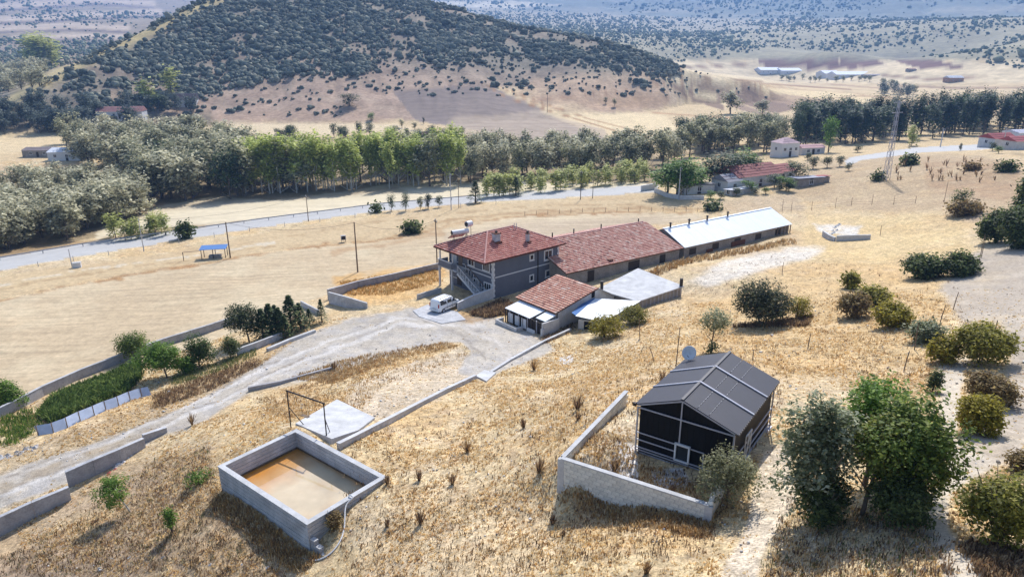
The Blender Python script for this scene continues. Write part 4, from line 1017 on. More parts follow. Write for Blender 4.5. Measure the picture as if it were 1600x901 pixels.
# ---------------------------------------------------------------- small tiled house with lean-tos
def small_house():
    lo0 = PZ(868, 490, 2.8); lo1 = PZ(810, 465, 2.8); hi0 = PZ(925, 447, 4.3)
    # eave runs lo0 -> lo1 (az about -38), roof climbs to the right-back
    u = (lo1 - lo0).normalized(); az = 38.5 + 0
    X_ = adir(50); Y_ = Vector((-X_.y, X_.x, 0))          # X climbs the roof, Y along the eave
    t = rootat('small_house', 'small whitewashed house with a salmon tile roof and lean-tos', 'house', Vector((lo0.x, lo0.y, .3)), 50)
    L_ = 7.0; run = (hi0 - lo0).dot(X_); z0 = 2.5; z1 = 4.05
    full = run + 4.0
    # gable to the right: wall under roof
    prof = [(.3, -1), (run + 3.2, -1), (run + 3.2, 2.3), (run, z1 - .1), (.3, z0 - .02)]
    f = [Vector((x, .3, z)) for x, z in prof]; g = [Vector((x, L_ - .2, z)) for x, z in prof]
    MB().add(f + g, [tuple(range(5)), tuple(range(5, 10))[::-1]] + [(i, i+5, (i+1) % 5 + 5, (i+1) % 5) for i in range(5)]).build('wall', mBrick, t)
    q = ((0, 0, z0), (0, L_, z0), (run, L_, z1), (run, 0, z1)); q2 = ((run, 0, z1), (run, L_, z1), (run + 3.3, L_, 2.3), (run + 3.3, 0, 2.3))
    r = MB().slab(q, .1).build('roof', mRust, t); MB().slab(q2, .1).build('rear_roof', mConcD, t)
    o = tiles(q, .36, .42, PAL_S).build('tile_covering', mTile, r); o['kind'] = 'stuff'
    box('attic_opening', mBlack, t, (run - .9, .27, 2.9), (run - .35, .297, 3.75))
    # front lean-to (to -X side)
    MB().slab([(-2.3, 1.9, 1.95), (.25, 1.9, 2.35), (.25, 6.4, 2.35), (-2.3, 6.4, 1.95)][::1], .05).build('lean_to_roof', mMetalW, t)
    MB().slab([(-1.7, -.1, 2.0), (-.05, -.1, 2.35), (-.05, 1.5, 2.35), (-1.7, 1.5, 2.0)], .05).build('lean_to_roof', mMetalW, t)
    for k in range(9):
        y = -.0 + k * .8
        box('post', mSteel if k % 2 else mDark, t, (-2.2, y, -.8), (-2.1, y + .09, 1.9))
    box('side_wall', mBrick, t, (-2.3, -.35, -.9), (.29, -.16, 1.95)); box('wall_pier', mBrick, t, (-2.45, -.5, -.9), (-2.15, -.15, 1.3))
    box('gate', mWhite, t, (-2.32, 1.0, -.5), (-2.26, 2.4, .7)); box('dark_screen', mDark, t, (-2.0, .1, -.4), (-1.95, 6.4, 1.7))
    for k in range(3): box('window', mWhite, t, (-2.18, 2.7 + k*1.2, .3), (-2.12, 3.5 + k*1.2, 1.5))
    box('porch_wall', mBrick, t, (-3.4, 3.0, -.9), (-3.22, 6.9, .6)); box('porch_wall', mBrick, t, (-3.2, 6.72, -.9), (-2.2, 6.9, .6)); box('porch_wall', mBrick, t, (-3.2, 3.0, -.9), (-2.35, 3.18, .6))
    box('drain_pipe', mDark, t, (.45, .2, -.5), (.53, .28, 2.5))
    # the blue and white metal lean-to on the right
    t2 = rootat('metal_lean_to', 'blue and white sheet metal lean-to against the side of the small tiled house', 'shed', Vector((lo0.x, lo0.y, .3)), 50)
    a = PZ(896, 492, 2.6) ; M_ = (Matrix.Translation(t2.location) @ Matrix.Rotation(az2rot(50), 4, 'Z')).inverted()
    def L(px, py, z): return M_ @ PZ(px, py, z)
    A = L(899, 493, 2.7); B = L(930, 466, 3.1); Cc = L(1001, 470, 2.9); D = L(968, 489, 2.5); E_ = L(939, 502, 2.3)
    for n_, (p0, p1, p2, p3) in enumerate(((A, B, Cc, D),)):
        for k in range(8):
            s, e = k / 8, (k + .985) / 8
            MB().slab([p0 + (p3-p0)*s, p1 + (p2-p1)*s, p1 + (p2-p1)*e, p0 + (p3-p0)*e], .05).build('roof_sheet', mMetalW, t2)
    MB().slab([A, D, E_], .05).build('roof_sheet', mMetalW, t2)
    MB().slab([L(893,488,2.6), L(922,464,3.0), B + Vector((0,0,.06)), A + Vector((0,0,.06))], .05).build('blue_sheet', mMetalB, t2)
    # walls beneath
    P = [A, E_, D, Cc, B]; cc = sum(P, Vector()) / 5; Q_ = [p + (cc - p) * .1 for p in P]
    MB().add([Vector((p.x, p.y, min(q_.z for q_ in P) - .15)) for p in Q_] + [Vector((p.x, p.y, -1)) for p in Q_], [(0,1,2,3,4)] + [(i, (i+1) % 5, (i+1) % 5 + 5, i+5) for i in range(5)]).build('wall', mBrick, t2)
    d0 = Q_[0] + (Q_[1] - Q_[0]) * .25; d1 = Q_[0] + (Q_[1] - Q_[0]) * .6; nn = (d1 - d0).cross(Vector((0, 0, 1))).normalized() * .03
    MB().add([Vector((p.x, p.y, z)) + nn*s for s in (-1, 1) for (p, z) in ((d0, -.5), (d1, -.5), (d1, 1.7), (d0, 1.7))], [(0,1,2,3),(7,6,5,4),(0,4,5,1),(1,5,6,2),(2,6,7,3),(3,7,4,0)]).build('doorway', mBlack, t2)
small_house()
# ---------------------------------------------------------------- white van
def van():
    p = G(690, 488); p = G(696, 483)
    t = rootat('parked_van', 'white compact van parked nose-in beside the grey house', 'van', p + Vector((0, 0, .06)), 37)
    mCar = mat('car_paint', (.78, .79, .8), .25, 3, .02, 0, spec=.5, coat=.6)
    # sections along x: (x, zbot, zbelt, ztop, half width low, half width top)
    S_ = [(-2.05,.45,.9,1.0,.74,.68), (-1.98,.32,1.05,1.62,.84,.66), (-1.8,.28,1.08,1.78,.88,.7), (-1.0,.26,1.08,1.84,.89,.72), (0,.26,1.06,1.84,.89,.72), (.55,.26,1.04,1.76,.89,.7), (1.0,.26,1.02,1.4,.88,.66), (1.3,.26,.98,1.08,.88,.7), (1.85,.3,.86,.92,.84,.68), (2.08,.36,.62,.7,.72,.6)]
    V = []; F_ = []
    for x, zb, zl, zt, wl, wt in S_:
        V += [(x,-wl*.96,zb),(x,-wl,(zb+zl)/2),(x,-wl*.98,zl),(x,-wt,zt-.06),(x,-wt*.8,zt),(x,wt*.8,zt),(x,wt,zt-.06),(x,wl*.98,zl),(x,wl,(zb+zl)/2),(x,wl*.96,zb)]
    for i in range(len(S_) - 1):
        for k in range(10): F_.append((i*10+k, i*10+(k+1) % 10, (i+1)*10+(k+1) % 10, (i+1)*10+k))
    F_ += [tuple(range(10))[::-1], tuple((len(S_)-1)*10 + k for k in range(10))]
    b = MB().add(V, [f[::-1] for f in F_]).build('body', mCar, t, bevel=.02, smooth=False)
    def sp(y, x0, x1, z0, z1, nm, m):   # side panel following the body side
        s = 1 if y > 0 else -1; mb = MB()
        w0 = .885; w1 = .735
        mb.add([(x0, s*w0*1.0, z0), (x1, s*w0, z0), (x1 - .05, s*w1, z1), (x0 + .03, s*w1, z1), (x0, s*(w0-.03), z0), (x1, s*(w0-.03), z0), (x1-.05, s*(w1-.03), z1), (x0+.03, s*(w1-.03), z1)], [(0,1,2,3),(7,6,5,4),(0,4,5,1),(1,5,6,2),(2,6,7,3),(3,7,4,0)])
        mb.build(nm, m, t)
    for s in (-1, 1):
        sp(s, -1.75, -.65, 1.12, 1.66, 'side_window', mGlass); sp(s, -.5, .3, 1.12, 1.66, 'side_window', mGlass); sp(s, .38, .95, 1.1, 1.5, 'side_window', mGlass)
        box('door_seam', mDark, t, (-.59, s*.892 - .004, .35), (-.57, s*.892 + .004, 1.1)); box('door_seam', mDark, t, (.34, s*.892 - .004, .35), (.36, s*.892 + .004, 1.1))
        box('rub_strip', mDark, t, (-1.2, s*.9 - .012, .6), (1.1, s*.9 + .012, .68))
        box('tail_light', mRed, t, (-2.07, s*.74 - .07, .85), (-1.97, s*.74 + .07, 1.3)); box('headlight', mGlass, t, (1.95, s*.6 - .14, .66), (2.09, s*.6 + .14, .8))
        box('mirror', mDark, t, (.9, s*.98 - .08, 1.1), (1.0, s*.98 + .08, 1.25))
        for x in (-1.3, 1.32):
            wv = MB().tube([(x, s*.72, .31), (x, s*.915, .31)], .31, 18).build('wheel', mRubber, t); MB().tube([(x, s*.9, .31), (x, s*.925, .31)], .19, 12).build('rim', mSteel, wv)
    MB().add([(-2.03,-.62,1.1),(-2.03,.62,1.1),(-1.975,.56,1.58),(-1.975,-.56,1.58),(-1.97,-.62,1.1),(-1.97,.62,1.1),(-1.93,.56,1.58),(-1.93,-.56,1.58)], [(3,2,1,0),(4,5,6,7),(0,1,5,4),(1,2,6,5),(2,3,7,6),(3,0,4,7)]).build('rear_window', mGlass, t)
    MB().add([(.66,-.6,1.7),(.66,.6,1.7),(1.22,.64,1.16),(1.22,-.64,1.16),(.6,-.6,1.66),(.6,.6,1.66),(1.18,.64,1.1),(1.18,-.64,1.1)], [(0,1,2,3),(7,6,5,4),(0,4,5,1),(1,5,6,2),(2,6,7,3),(3,7,4,0)]).build('windscreen', mGlass, t)
    box('bumper', mCar, t, (-2.14, -.78, .34), (-1.98, .78, .58)); box('number_plate', mWhite, t, (-2.16, -.26, .62), (-2.06, .26, .73))
    for s in (-.55, .55): box('roof_rail', mDark, t, (-1.6, s - .02, 1.85), (.2, s + .02, 1.89))
van()
# rubble heaps, loose stones --------------------------------------
def stones(px0, py0, px1, py1, n_, s0, s1, label, group, cols=((196,192,190),(170,164,158),(226,224,222)), nm='stone'):
    for k in range(n_):
        t = (k + random.random()) / n_; g = G(px0 + (px1-px0)*t + random.uniform(-3, 3), py0 + (py1-py0)*t + random.uniform(-4, 4))
        s = random.uniform(s0, s1); V = []; F_ = []
        mb = MB()
        oct_ = [(1,0,0),(.3,.9,0),(-.8,.5,0),(-.7,-.7,.1),(.4,-.9,0),(.2,.1,.75),(-.2,-.1,.6)]
        V = [(x*s*random.uniform(.7,1.2), y*s*random.uniform(.7,1.2), z*s*random.uniform(.6,1.1)) for x, y, z in oct_]
        F_ = [(0,1,5),(1,2,6),(1,6,5),(2,3,6),(3,4,6),(4,5,6),(4,0,5),(4,3,2,1,0)]
        o = mb.add(V, F_, C(*random.choice(cols))).build(nm, mStone, None, g - Vector((0,0,.03)), random.uniform(0, 6))
        tag(o, label, 'stone', group)
stones(0, 716, 60, 696, 22, .16, .34, 'pale stone in the rubble row beside the track below the garden', 'stones in the rubble row by the track')
stones(165, 742, 205, 712, 14, .12, .3, 'broken brick or plaster lump at the foot of the taller retaining wall', 'rubble at the foot of the retaining wall', ((226,226,232),(190,110,92),(206,196,188),(230,230,230)), 'rubble')
stones(20, 850, 460, 890, 9, .1, .2, 'loose white stone on the grassy bank at the bottom left', 'stones on the bottom left bank')
stones(950, 690, 985, 745, 16, .06, .16, 'pale rubble stone inside the block yard left of the dark shed', 'rubble inside the block yard', ((236,234,230),(214,208,200)), 'rubble')
stones(1020, 738, 1075, 756, 12, .05, .14, 'pale rubble stone in front of the dark shed inside the yard', 'rubble in front of the dark shed', ((226,222,220),(190,180,172)), 'rubble')
stones(1560, 385, 1590, 520, 6, .08, .16, 'loose stone on the grey path at the right edge', 'stones on the right path', ((120,112,104),(160,150,142)))
# ================================================================ vegetation
mBark = mat('bark', C(120,106,92), .9, 6, .25, .4)
mBarkW = mat('pale_bark', C(206,200,188), .85, 5, .2, .3)
def leafmat(name, trans=.35): return mat(name, rough=.6, ns=2, na=.12, bump=0, attr=True, trans=trans, spec=.25)
mLeaf = leafmat('leaves', .45); mLeafF = leafmat('far_leaves', .42)
def crown_mesh(name, lobes, n, size, pal, seed, up=.4, edge=.45, strand=0, clump=9, cr=.09):
    """leaf-sized quads in clumps spread through ellipsoidal lobes"""
    g = np.random.default_rng(seed)
    lob = np.array(lobes, float); vol = lob[:, 3] * lob[:, 4] * lob[:, 5]; pr = vol ** .7 / (vol ** .7).sum()
    m = n // clump; li = g.choice(len(lob), m, p=pr)
    d = g.normal(size=(m, 3)); d /= np.linalg.norm(d, axis=1)[:, None]
    rr = (edge + (1 - edge) * g.random(m) ** .6) * g.uniform(.82, 1.1, m)
    c = lob[li, :3] + d * rr[:, None] * lob[li, 3:6]
    tint = g.random(m)
    P = np.repeat(c, clump, 0); k = len(P)
    off = g.normal(size=(k, 3)) * cr
    if strand: off[:, 2] *= strand
    P = P + off; dn = np.repeat(d, clump, 0)
    nrm = dn * .5 + g.normal(size=(k, 3)) * .6 + np.array([0, .25, up + .3]); nrm /= np.linalg.norm(nrm, axis=1)[:, None]
    t = np.cross(nrm, g.normal(size=(k, 3))); t /= np.linalg.norm(t, axis=1)[:, None]; b = np.cross(nrm, t)
    s = size * g.uniform(.6, 1.25, k)[:, None]
    V = np.stack([P - t*s, P + b*s*.55, P + t*s, P - b*s*.55], 1).reshape(-1, 3)
    pal = np.array(pal); ti = np.repeat(tint, clump) * .75 + g.random(k) * .25
    f = ti * (len(pal) - 1); i0 = np.minimum(f.astype(int), len(pal) - 2); f = (f - i0)[:, None]
    col = (pal[i0] * (1 - f) + pal[i0 + 1] * f) * g.uniform(.8, 1.2, (k, 1))
    return mesh_np(name, V, np.arange(k * 4).reshape(-1, 4), np.repeat(col, 4, 0))
def trunk_mesh(H, r, seed, limbs=6, spread=.3, start=.25, lean=(0, 0), top=.8, n=6):
    g = random.Random(seed); mb = MB(); pts = []
    for k in range(6):
        t = k / 5; pts.append((lean[0]*t + g.uniform(-.02,.02)*H*t, lean[1]*t + g.uniform(-.02,.02)*H*t, -.25 + (H*top + .25)*t))
    mb.tube(pts, [r*(1 - .8*k/5) for k in range(6)], n)
    for k in range(limbs):
        t = start + (top*.85 - start) * k / max(1, limbs - 1); i = min(4, int(t / top * 5)); p = Vector(pts[i]) .lerp(Vector(pts[i+1]), t/top*5 - i)
        a = k * 2.4 + g.uniform(-.5, .5); L_ = spread * H * g.uniform(.7, 1.2) * (1 - t*.4)
        q = p + Vector((math.cos(a)*L_*.6, math.sin(a)*L_*.6, L_*.5)); e = p + Vector((math.cos(a)*L_, math.sin(a)*L_, L_*1.15))
        mb.tube([p, q, e], [r*.45, r*.3, r*.1], 4, cap=False)
    return mb.mesh('trunk')
# --- near trees and shrubs: own crown each
GREEN = [C(70,82,52), C(112,126,72), C(164,174,112)]; BRIGHT = [C(74,108,40), C(120,156,60), C(170,198,92)]
GREYG = [C(100,110,76), C(158,166,124), C(226,228,196)]; OLIVE = [C(108,106,46), C(164,158,68), C(214,204,96)]
YEL = [C(116,108,36), C(172,160,54), C(216,200,80)]; BRN = [C(118,96,66), C(160,136,90), C(196,176,118)]; DKG = [C(58,72,44), C(98,114,62), C(154,164,98)]
def tree_px(kind, label, cat, base, x0, x1, ytop, ybot, pal, n, size, trunkh=True, group=None, name=None, seed=0, lobn=9, lean=0, bark=None, depth=.9, cr=None):
    """base pixel on the ground; crown box in pixels"""
    b = G(*base); m = pxm(b)
    z0 = top_z(b, ybot); z1 = top_z(b, ytop)
    if z0 < b.z: z0 = b.z + .05
    W_ = (x1 - x0) / m * 1.06; cx = ((x0 + x1) / 2 - base[0]) / m; H = z1 - z0; g = random.Random(seed + 5)
    # the vertical pixel span of a deep crown is taken partly by its depth
    dep_ = W_ * depth
    lob = []
    for k in range(lobn):
        a = k * 2.399 + g.random(); rr = .62 * math.sqrt((k + .5) / lobn)
        zz = z0 - b.z + H * (.28 + .5 * g.random() * (1 - rr*.5)); s = g.uniform(.42, .62)
        lob.append((cx + math.cos(a) * W_ * .5 * rr, math.sin(a) * dep_ * .5 * rr, zz, W_ * .5 * s, dep_ * .5 * s, H * .5 * g.uniform(.42, .6)))
    lob.append((cx, 0, z0 - b.z + H * .45, W_ * .4, dep_ * .4, H * .45))
    t = thing(name or kind, label, cat, b, 0, group)
    cm = crown_mesh('crown', lob, int(n * 1.05), size * 1.1, pal, seed + 11, up=.7, cr=cr or size * 1.5); link('crown', cm, mLeaf, t)
    Ht = z1 - b.z
    if trunkh:
        link('trunk', trunk_mesh(Ht, max(.05, Ht * .022), seed, 7, .26, .2, (cx * .8, 0), .68), bark or mBark, t)
    else:
        mb = MB(); g2 = random.Random(seed)
        for k in range(9):
            a = g2.uniform(0, 6.28); L_ = W_ * .33; mb.tube([(0, 0, -.1), (cx*.6 + math.cos(a)*L_*.5, math.sin(a)*L_*.5, Ht*.45), (cx + math.cos(a)*L_, math.sin(a)*L_, Ht*.8)], [.035, .025, .01], 4, cap=False)
        link('stems', mb.mesh('stems'), mBark, t)
    return t
def near_veg():
    T = tree_px
    T('tree', 'tall grey-green leafy tree at the right corner of the dark shed', 'tree', (1292,800), 1206, 1322, 588, 812, GREYG, 8500, .09, seed=1, lobn=16)
    T('tree', 'bright green tree crown standing behind the grey-green one beside the shed', 'tree', (1350,760), 1286, 1430, 570, 720, BRIGHT, 9000, .09, seed=2, lobn=12)
    T('tree', 'wide dark green tree at the right of the clump next to the pale footpath', 'tree', (1408,800), 1330, 1482, 596, 820, [C(66,86,40), C(118,140,60), C(186,196,96)], 10500, .09, seed=3, lobn=18)
    T('tree', 'yellow-green middle tree of the clump with bare lower stems', 'tree', (1345,805), 1318, 1405, 640, 735, [C(80,92,46), C(142,146,70), C(190,186,96)], 4500, .085, seed=4, lobn=9)
    T('shrub', 'dark low shrub at the foot of the grey-green tree', 'shrub', (1285,815), 1240, 1325, 735, 815, DKG, 4200, .075, False, seed=5)
    T('shrub', 'dark low shrub at the foot of the wide dark green tree', 'shrub', (1395,820), 1340, 1455, 735, 822, DKG, 5200, .075, False, seed=6)
    T('small_tree', 'pale-leaved small tree growing inside the block wall in front of the shed', 'tree', (1136,782), 1080, 1182, 688, 790, [C(110,116,84), C(160,160,118), C(206,204,164)], 4600, .065, seed=7, lobn=12)
    T('conifer', 'small dark conifer behind the tree clump beside the pale footpath', 'tree', (1456,612), 1446, 1470, 572, 612, DKG, 900, .08, seed=8, lobn=5)
    T('small_tree', 'lone small round tree on a thin trunk between the lean-to and the shed', 'tree', (1112,548), 1084, 1137, 478, 520, GREYG, 1900, .09, seed=9, cr=.16)
    T('shrub', 'little shrub growing at the foot of the lone thin-trunked tree', 'shrub', (1111,552), 1101, 1121, 534, 554, GREEN, 300, .09, False, seed=10)
    T('large_shrub', 'big dark green shrub in the golden grass right of the flat-roofed shed', 'shrub', (1188,507), 1138, 1236, 424, 508, [C(52,60,44), C(90,98,70), C(142,146,106)], 9000, .12, False, seed=11, lobn=14, cr=.2)
    T('shrub', 'yellow-brown bush leaning on the right side of the big dark shrub', 'shrub', (1245,497), 1222, 1269, 460, 500, YEL, 1800, .1, False, seed=12)
    T('shrub', 'yellow-green bush beside the doorway of the metal lean-to', 'shrub', (944,527), 914, 976, 490, 530, YEL, 4200, .1, False, seed=13)
    T('shrub', 'yellow-green bush under the right edge of the metal lean-to roof', 'shrub', (985,505), 960, 1014, 478, 508, [C(96,96,44), C(150,144,62), C(196,186,90)], 3600, .1, False, seed=14)
    L_ = [
     (1328,450,1315,1343,427,452,OLIVE,'small olive bush nearest the fence-side pair of dark shrubs'),
     (1330,495,1307,1354,458,497,BRN,'brownish bush at the left of the three round bushes on the slope'),
     (1362,474,1338,1388,446,476,OLIVE,'olive bush at the back of the three round bushes on the slope'),
     (1392,511,1361,1422,470,513,YEL,'yellow-green bush at the right of the three round bushes on the slope'),
     (1440,434,1407,1474,399,437,DKG,'left dark shrub of the joined pair above the slope'),
     (1496,430,1463,1528,392,432,DKG,'right dark shrub of the joined pair above the slope'),
     (1444,533,1420,1470,500,536,GREYG,'grey-green thin bush beside the leaning fence post'),
     (1470,566,1447,1494,524,568,YEL,'small yellow bush in front of the grey-green thin bush'),
     (1530,568,1484,1577,499,571,OLIVE,'large olive-green bush beside the grey path on the right'),
     (1543,632,1504,1581,578,634,BRN,'brown-olive bush behind the yellow one at the path junction'),
     (1524,676,1488,1561,616,680,YEL,'yellow-green bush at the junction of the two pale paths'),
     (1556,850,1488,1630,724,862,[C(96,100,46), C(148,148,66), C(198,188,92)],'largest leafy bush at the lower right edge'),
     (1592,735,1572,1625,708,740,BRN,'reddish-brown brush at the right edge above the largest bush'),
     (1503,336,1480,1531,314,340,BRN,'brown bush under the small dark tree on the upper right slope'),
     (1418,258,1410,1432,243,260,DKG,'small dark round bush on the upper slope beside the road'),
     (1371,282,1363,1380,271,283,DKG,'tiny dark bush at the foot of the lattice pylon'),
     (1518,266,1507,1531,258,268,BRN,'low brown bush on the far right slope'),
     (1572,268,1558,1586,254,270,DKG,'dark low bush near the top right slope'),
     (1556,378,1528,1570,326,384,DKG,'dark green shrub at the left of the right-edge thicket'),
     (1590,388,1552,1640,318,390,DKG,'tallest dark green shrub in the right-edge thicket'),
     (1600,352,1580,1630,240,350,DKG,'dark tall shrub cut by the right edge of the slope'),
     (1112,328,1098,1126,317,329,DKG,'flat dark bush on the dry strip above the white barn'),
     (643,364,628,658,346,366,DKG,'dark round bush on the field edge left of the house'),
     (290,372,278,302,346,373,GREEN,'green bush at the end of the yellow saplings by the road'),
     (588,332,582,594,322,333,GREEN,'smallest green bush on the verge of the road'),
    ]
    for k, (bx, by, x0, x1, y0, y1, pal, lb) in enumerate(L_):
        a = (x1 - x0) * (y1 - y0); b = G(bx, by); sz = max(.07, 2.6 / pxm(b))
        T('bush', lb, 'bush', (bx, by), x0, x1, y0, y1, pal, int(min(9000, max(240, a * 1.5 * (2.6 / pxm(b) / sz) ** 2 ))), sz, False, seed=30 + k, group='bushes on the dry slopes', cr=sz * 1.6)
    T('small_tree', 'small dark tree above the brown bush on the upper right slope', 'tree', (1497,330), 1482, 1514, 290, 322, DKG, 900, .14, seed=70)
    # garden at the left
    T('fruit_tree', 'green round tree at the left edge by the boundary wall', 'tree', (12,640), -12, 38, 588, 640, BRIGHT, 5200, .1, seed=71)
    T('fruit_tree', 'light green spiky tree behind the boundary wall end of the vegetable plot', 'tree', (206,560), 182, 234, 515, 560, [C(78,96,46), C(120,140,66), C(160,176,92)], 4600, .1, seed=72, cr=.2)
    T('fruit_tree', 'fuller green garden tree with a bare dark trunk in the middle of the plot', 'tree', (262,590), 215, 288, 527, 580, BRIGHT, 8000, .1, seed=73)
    T('fruit_tree', 'slim upright green tree right of the full garden tree', 'tree', (312,572), 290, 336, 516, 570, [C(60,86,40), C(94,118,56), C(130,146,84)], 4200, .1, seed=74, cr=.22)
    T('fruit_tree', 'low green bushy sapling between the two taller garden trees', 'tree', (290,582), 275, 306, 556, 584, BRIGHT, 2400, .1, False, seed=75)
    T('fruit_tree', 'small thin sapling left of the dark-crowned garden tree', 'tree', (360,558), 349, 374, 520, 558, GREEN, 1600, .1, seed=76, cr=.2)
    T('fruit_tree', 'dark-crowned open garden tree left of the conifer row', 'tree', (390,534), 354, 414, 468, 522, [C(54,70,44), C(86,100,64), C(128,136,98)], 5000, .11, seed=77, cr=.24)
    T('shrub', 'small green shrub tree leaning on the grassy bank by the lower retaining wall', 'shrub', (205,798), 150, 208, 740, 792, BRIGHT, 2800, .07, seed=78, bark=mBarkW)
    T('plant', 'upright green weed on the grassy bank left of the water tank', 'plant', (269,832), 258, 280, 785, 832, BRIGHT, 900, .06, False, seed=79)
    T('plant', 'low spreading green weed beside the left corner of the water tank', 'plant', (310,756), 285, 334, 736, 757, BRIGHT, 900, .06, False, seed=80)
    T('shrub', 'brown dry shrub against the right wall of the water tank', 'shrub', (520,826), 506, 538, 796, 830, BRN, 1100, .06, False, seed=81)
near_veg()
# conifers in the garden row ---------------------------------------
def conifer_mesh(seed, pal, n=900, wid=.24):
    g = np.random.default_rng(seed); z = g.random(n) ** .8; r = wid * (1 - z) * (.45 + .55 * g.random(n)) * (1 + .25 * np.sin(z * 40)) + .01; a = g.uniform(0, 6.28, n)
    P = np.column_stack([r*np.cos(a), r*np.sin(a), .08 + z*.92]); o = np.column_stack([np.cos(a), np.sin(a), -.25 + 0*a]); o /= np.linalg.norm(o, axis=1)[:, None]
    t = o * g.uniform(.025, .05, n)[:, None]; b = np.cross(o, [0, 0, 1]) * .022
    V = np.stack([P - b, P + t, P + b, P - t*.4], 1).reshape(-1, 3)
    pal = np.array(pal); c = pal[g.integers(0, len(pal), n)] * g.uniform(.75, 1.2, (n, 1))
    return mesh_np('crown', V, np.arange(n*4).reshape(-1, 4), np.repeat(c, 4, 0))
CONM = [conifer_mesh(k, [C(60,80,50), C(98,118,70), C(144,158,100)], 1000, .27) for k in range(3)]
for m_ in CONM: m_.materials.append(mLeaf)
TRM = MB().tube([(0,0,-.03),(0,0,.9)], [.03,.006], 6).mesh('trunk'); TRM.materials.append(mBark)
def conifer(px, py, ytop, label, group=None, sc=1.0, name='conifer'):
    b = G(px, py); H = top_z(b, ytop) - b.z
    t = thing(name, label, 'tree', b, random.uniform(0, 6), group)
    for nm, me in (('crown', random.choice(CONM)), ('trunk', TRM)):
        o = link(nm, me, None, t); o.scale = (H*sc, H*sc, H)
cl = ['leftmost conifer of the garden row beside the open dark tree', 'second conifer of the garden row from the left', 'third conifer of the garden row, rather short', 'tallest conifer of the garden row', 'conifer just right of the tallest one in the garden row', 'small conifer at the right end of the dense garden row', 'low conifer in front of the tallest one in the garden row', 'low conifer behind the left part of the garden row']
for (px, py, yt), lb in zip([(412,531,482),(424,526,474),(438,524,480),(456,518,461),(470,514,473),(484,508,482),(446,528,492),(432,516,476)], cl): conifer(px, py, yt, lb, 'young conifers in the garden row', 1.5)
conifer(503, 504, 467, 'separate slim conifer standing alone right of the garden row', 'young conifers in the garden row', 1.0)
conifer(743, 317, 282, 'blue-green conifer on the verge of the valley road', None, 1.6)
conifer(806, 306, 276, 'green conifer beside the saplings along the valley road', None, 1.5)
# vegetable plot ----------------------------------------------------
def plants(name, poly, n, hgt, pal, label, cat, blades=5, wid=.05, trans=.4, spread=.18, m=None, lean=.5):
    poly = np.array(poly, float); x0, y0 = poly.min(0); x1, y1 = poly.max(0); P = []
    U = RNG.uniform(x0, x1, n*4); Vv = RNG.uniform(y0, y1, n*4); k = sdf(poly, U, Vv) > 0; U, Vv = U[k][:n], Vv[k][:n]
    # local plane through the polygon's corners keeps this quick
    cs = [G(*p) for p in poly]; A_ = np.array([[p.x, p.y, 1] for p in cs]); kk = np.linalg.lstsq(A_, np.array([p.z for p in cs]), rcond=None)[0]
    u = (U-800)/FPX; v = (450.5-Vv)/FPX; dx, dy, dz = u, cp + v*sp, -sp + v*cp
    t = (kk[2] - ZC) / (dz - kk[0]*dx - kk[1]*dy); x = dx*t; y = dy*t; z = hfull(x, y)[0]; n_ = len(x)
    B = blades; X = np.repeat(x, B); Y = np.repeat(y, B); Z = np.repeat(z, B) - .03; kx = n_*B
    H = np.repeat(RNG.uniform(.6, 1.15, n_) * hgt, B) * RNG.uniform(.6, 1.1, kx); a = RNG.uniform(0, 6.28, kx); th = a + 1.57
    X += RNG.normal(0, spread, kx); Y += RNG.normal(0, spread, kx); l = H * RNG.uniform(.1, lean, kx)
    w_ = wid * RNG.uniform(.6, 1.3, kx); mx = X + np.cos(a)*l*.4; my = Y + np.sin(a)*l*.4
    V = np.stack([np.column_stack([X - np.cos(th)*w_*.5, Y - np.sin(th)*w_*.5, Z]), np.column_stack([X + np.cos(th)*w_*.5, Y + np.sin(th)*w_*.5, Z]),
                  np.column_stack([mx + np.cos(th)*w_, my + np.sin(th)*w_, Z + H*.7]), np.column_stack([X + np.cos(a)*l, Y + np.sin(a)*l, Z + H])], 1).reshape(-1, 3)
    pal = np.array(pal); c = pal[RNG.integers(0, len(pal), n_)] * RNG.uniform(.75, 1.2, (n_, 1)); c = np.repeat(c, B*4, 0)
    me = mesh_np(name, V, np.arange(kx*4).reshape(-1, 4), c)
    return tag(link(name, me, m or mLeaf), label, cat, kind='stuff')
plants('vegetable_plants', [(62,648),(90,618),(140,600),(180,584),(216,568),(222,590),(196,616),(140,636),(80,664)], 2200, .8, [C(74,96,46), C(108,132,66), C(150,168,92)], 'dense tall green vegetable plants behind the metal sheet barrier', 'vegetable plants', 7, .06, spread=.14, lean=.7)
plants('green_weeds', [(0,655),(40,640),(60,650),(66,668),(30,690),(0,700)], 320, .45, [C(110,140,60), C(160,170,90), C(90,120,50)], 'light green weeds at the left end of the vegetable plot', 'weeds', 6, .05)
plants('green_weeds', [(270,590),(360,560),(400,545),(400,556),(350,580),(270,604)], 500, .35, [C(130,146,90), C(160,160,110), C(110,120,70)], 'sparse green weeds under the garden trees', 'weeds', 5, .04)
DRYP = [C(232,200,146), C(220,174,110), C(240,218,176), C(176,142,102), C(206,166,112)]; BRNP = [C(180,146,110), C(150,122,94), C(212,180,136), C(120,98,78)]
mDry = mat('dry_stalks', rough=.9, ns=1, na=.1, bump=0, attr=True, trans=.3)
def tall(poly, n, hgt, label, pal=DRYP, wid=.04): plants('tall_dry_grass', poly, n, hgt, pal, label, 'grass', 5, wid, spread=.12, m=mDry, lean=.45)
tall([(876,752),(900,758),(1000,785),(1100,815),(1120,815),(1100,845),(1000,815),(880,775)], 900, .24, 'tall golden grass along the foot of the front block wall')
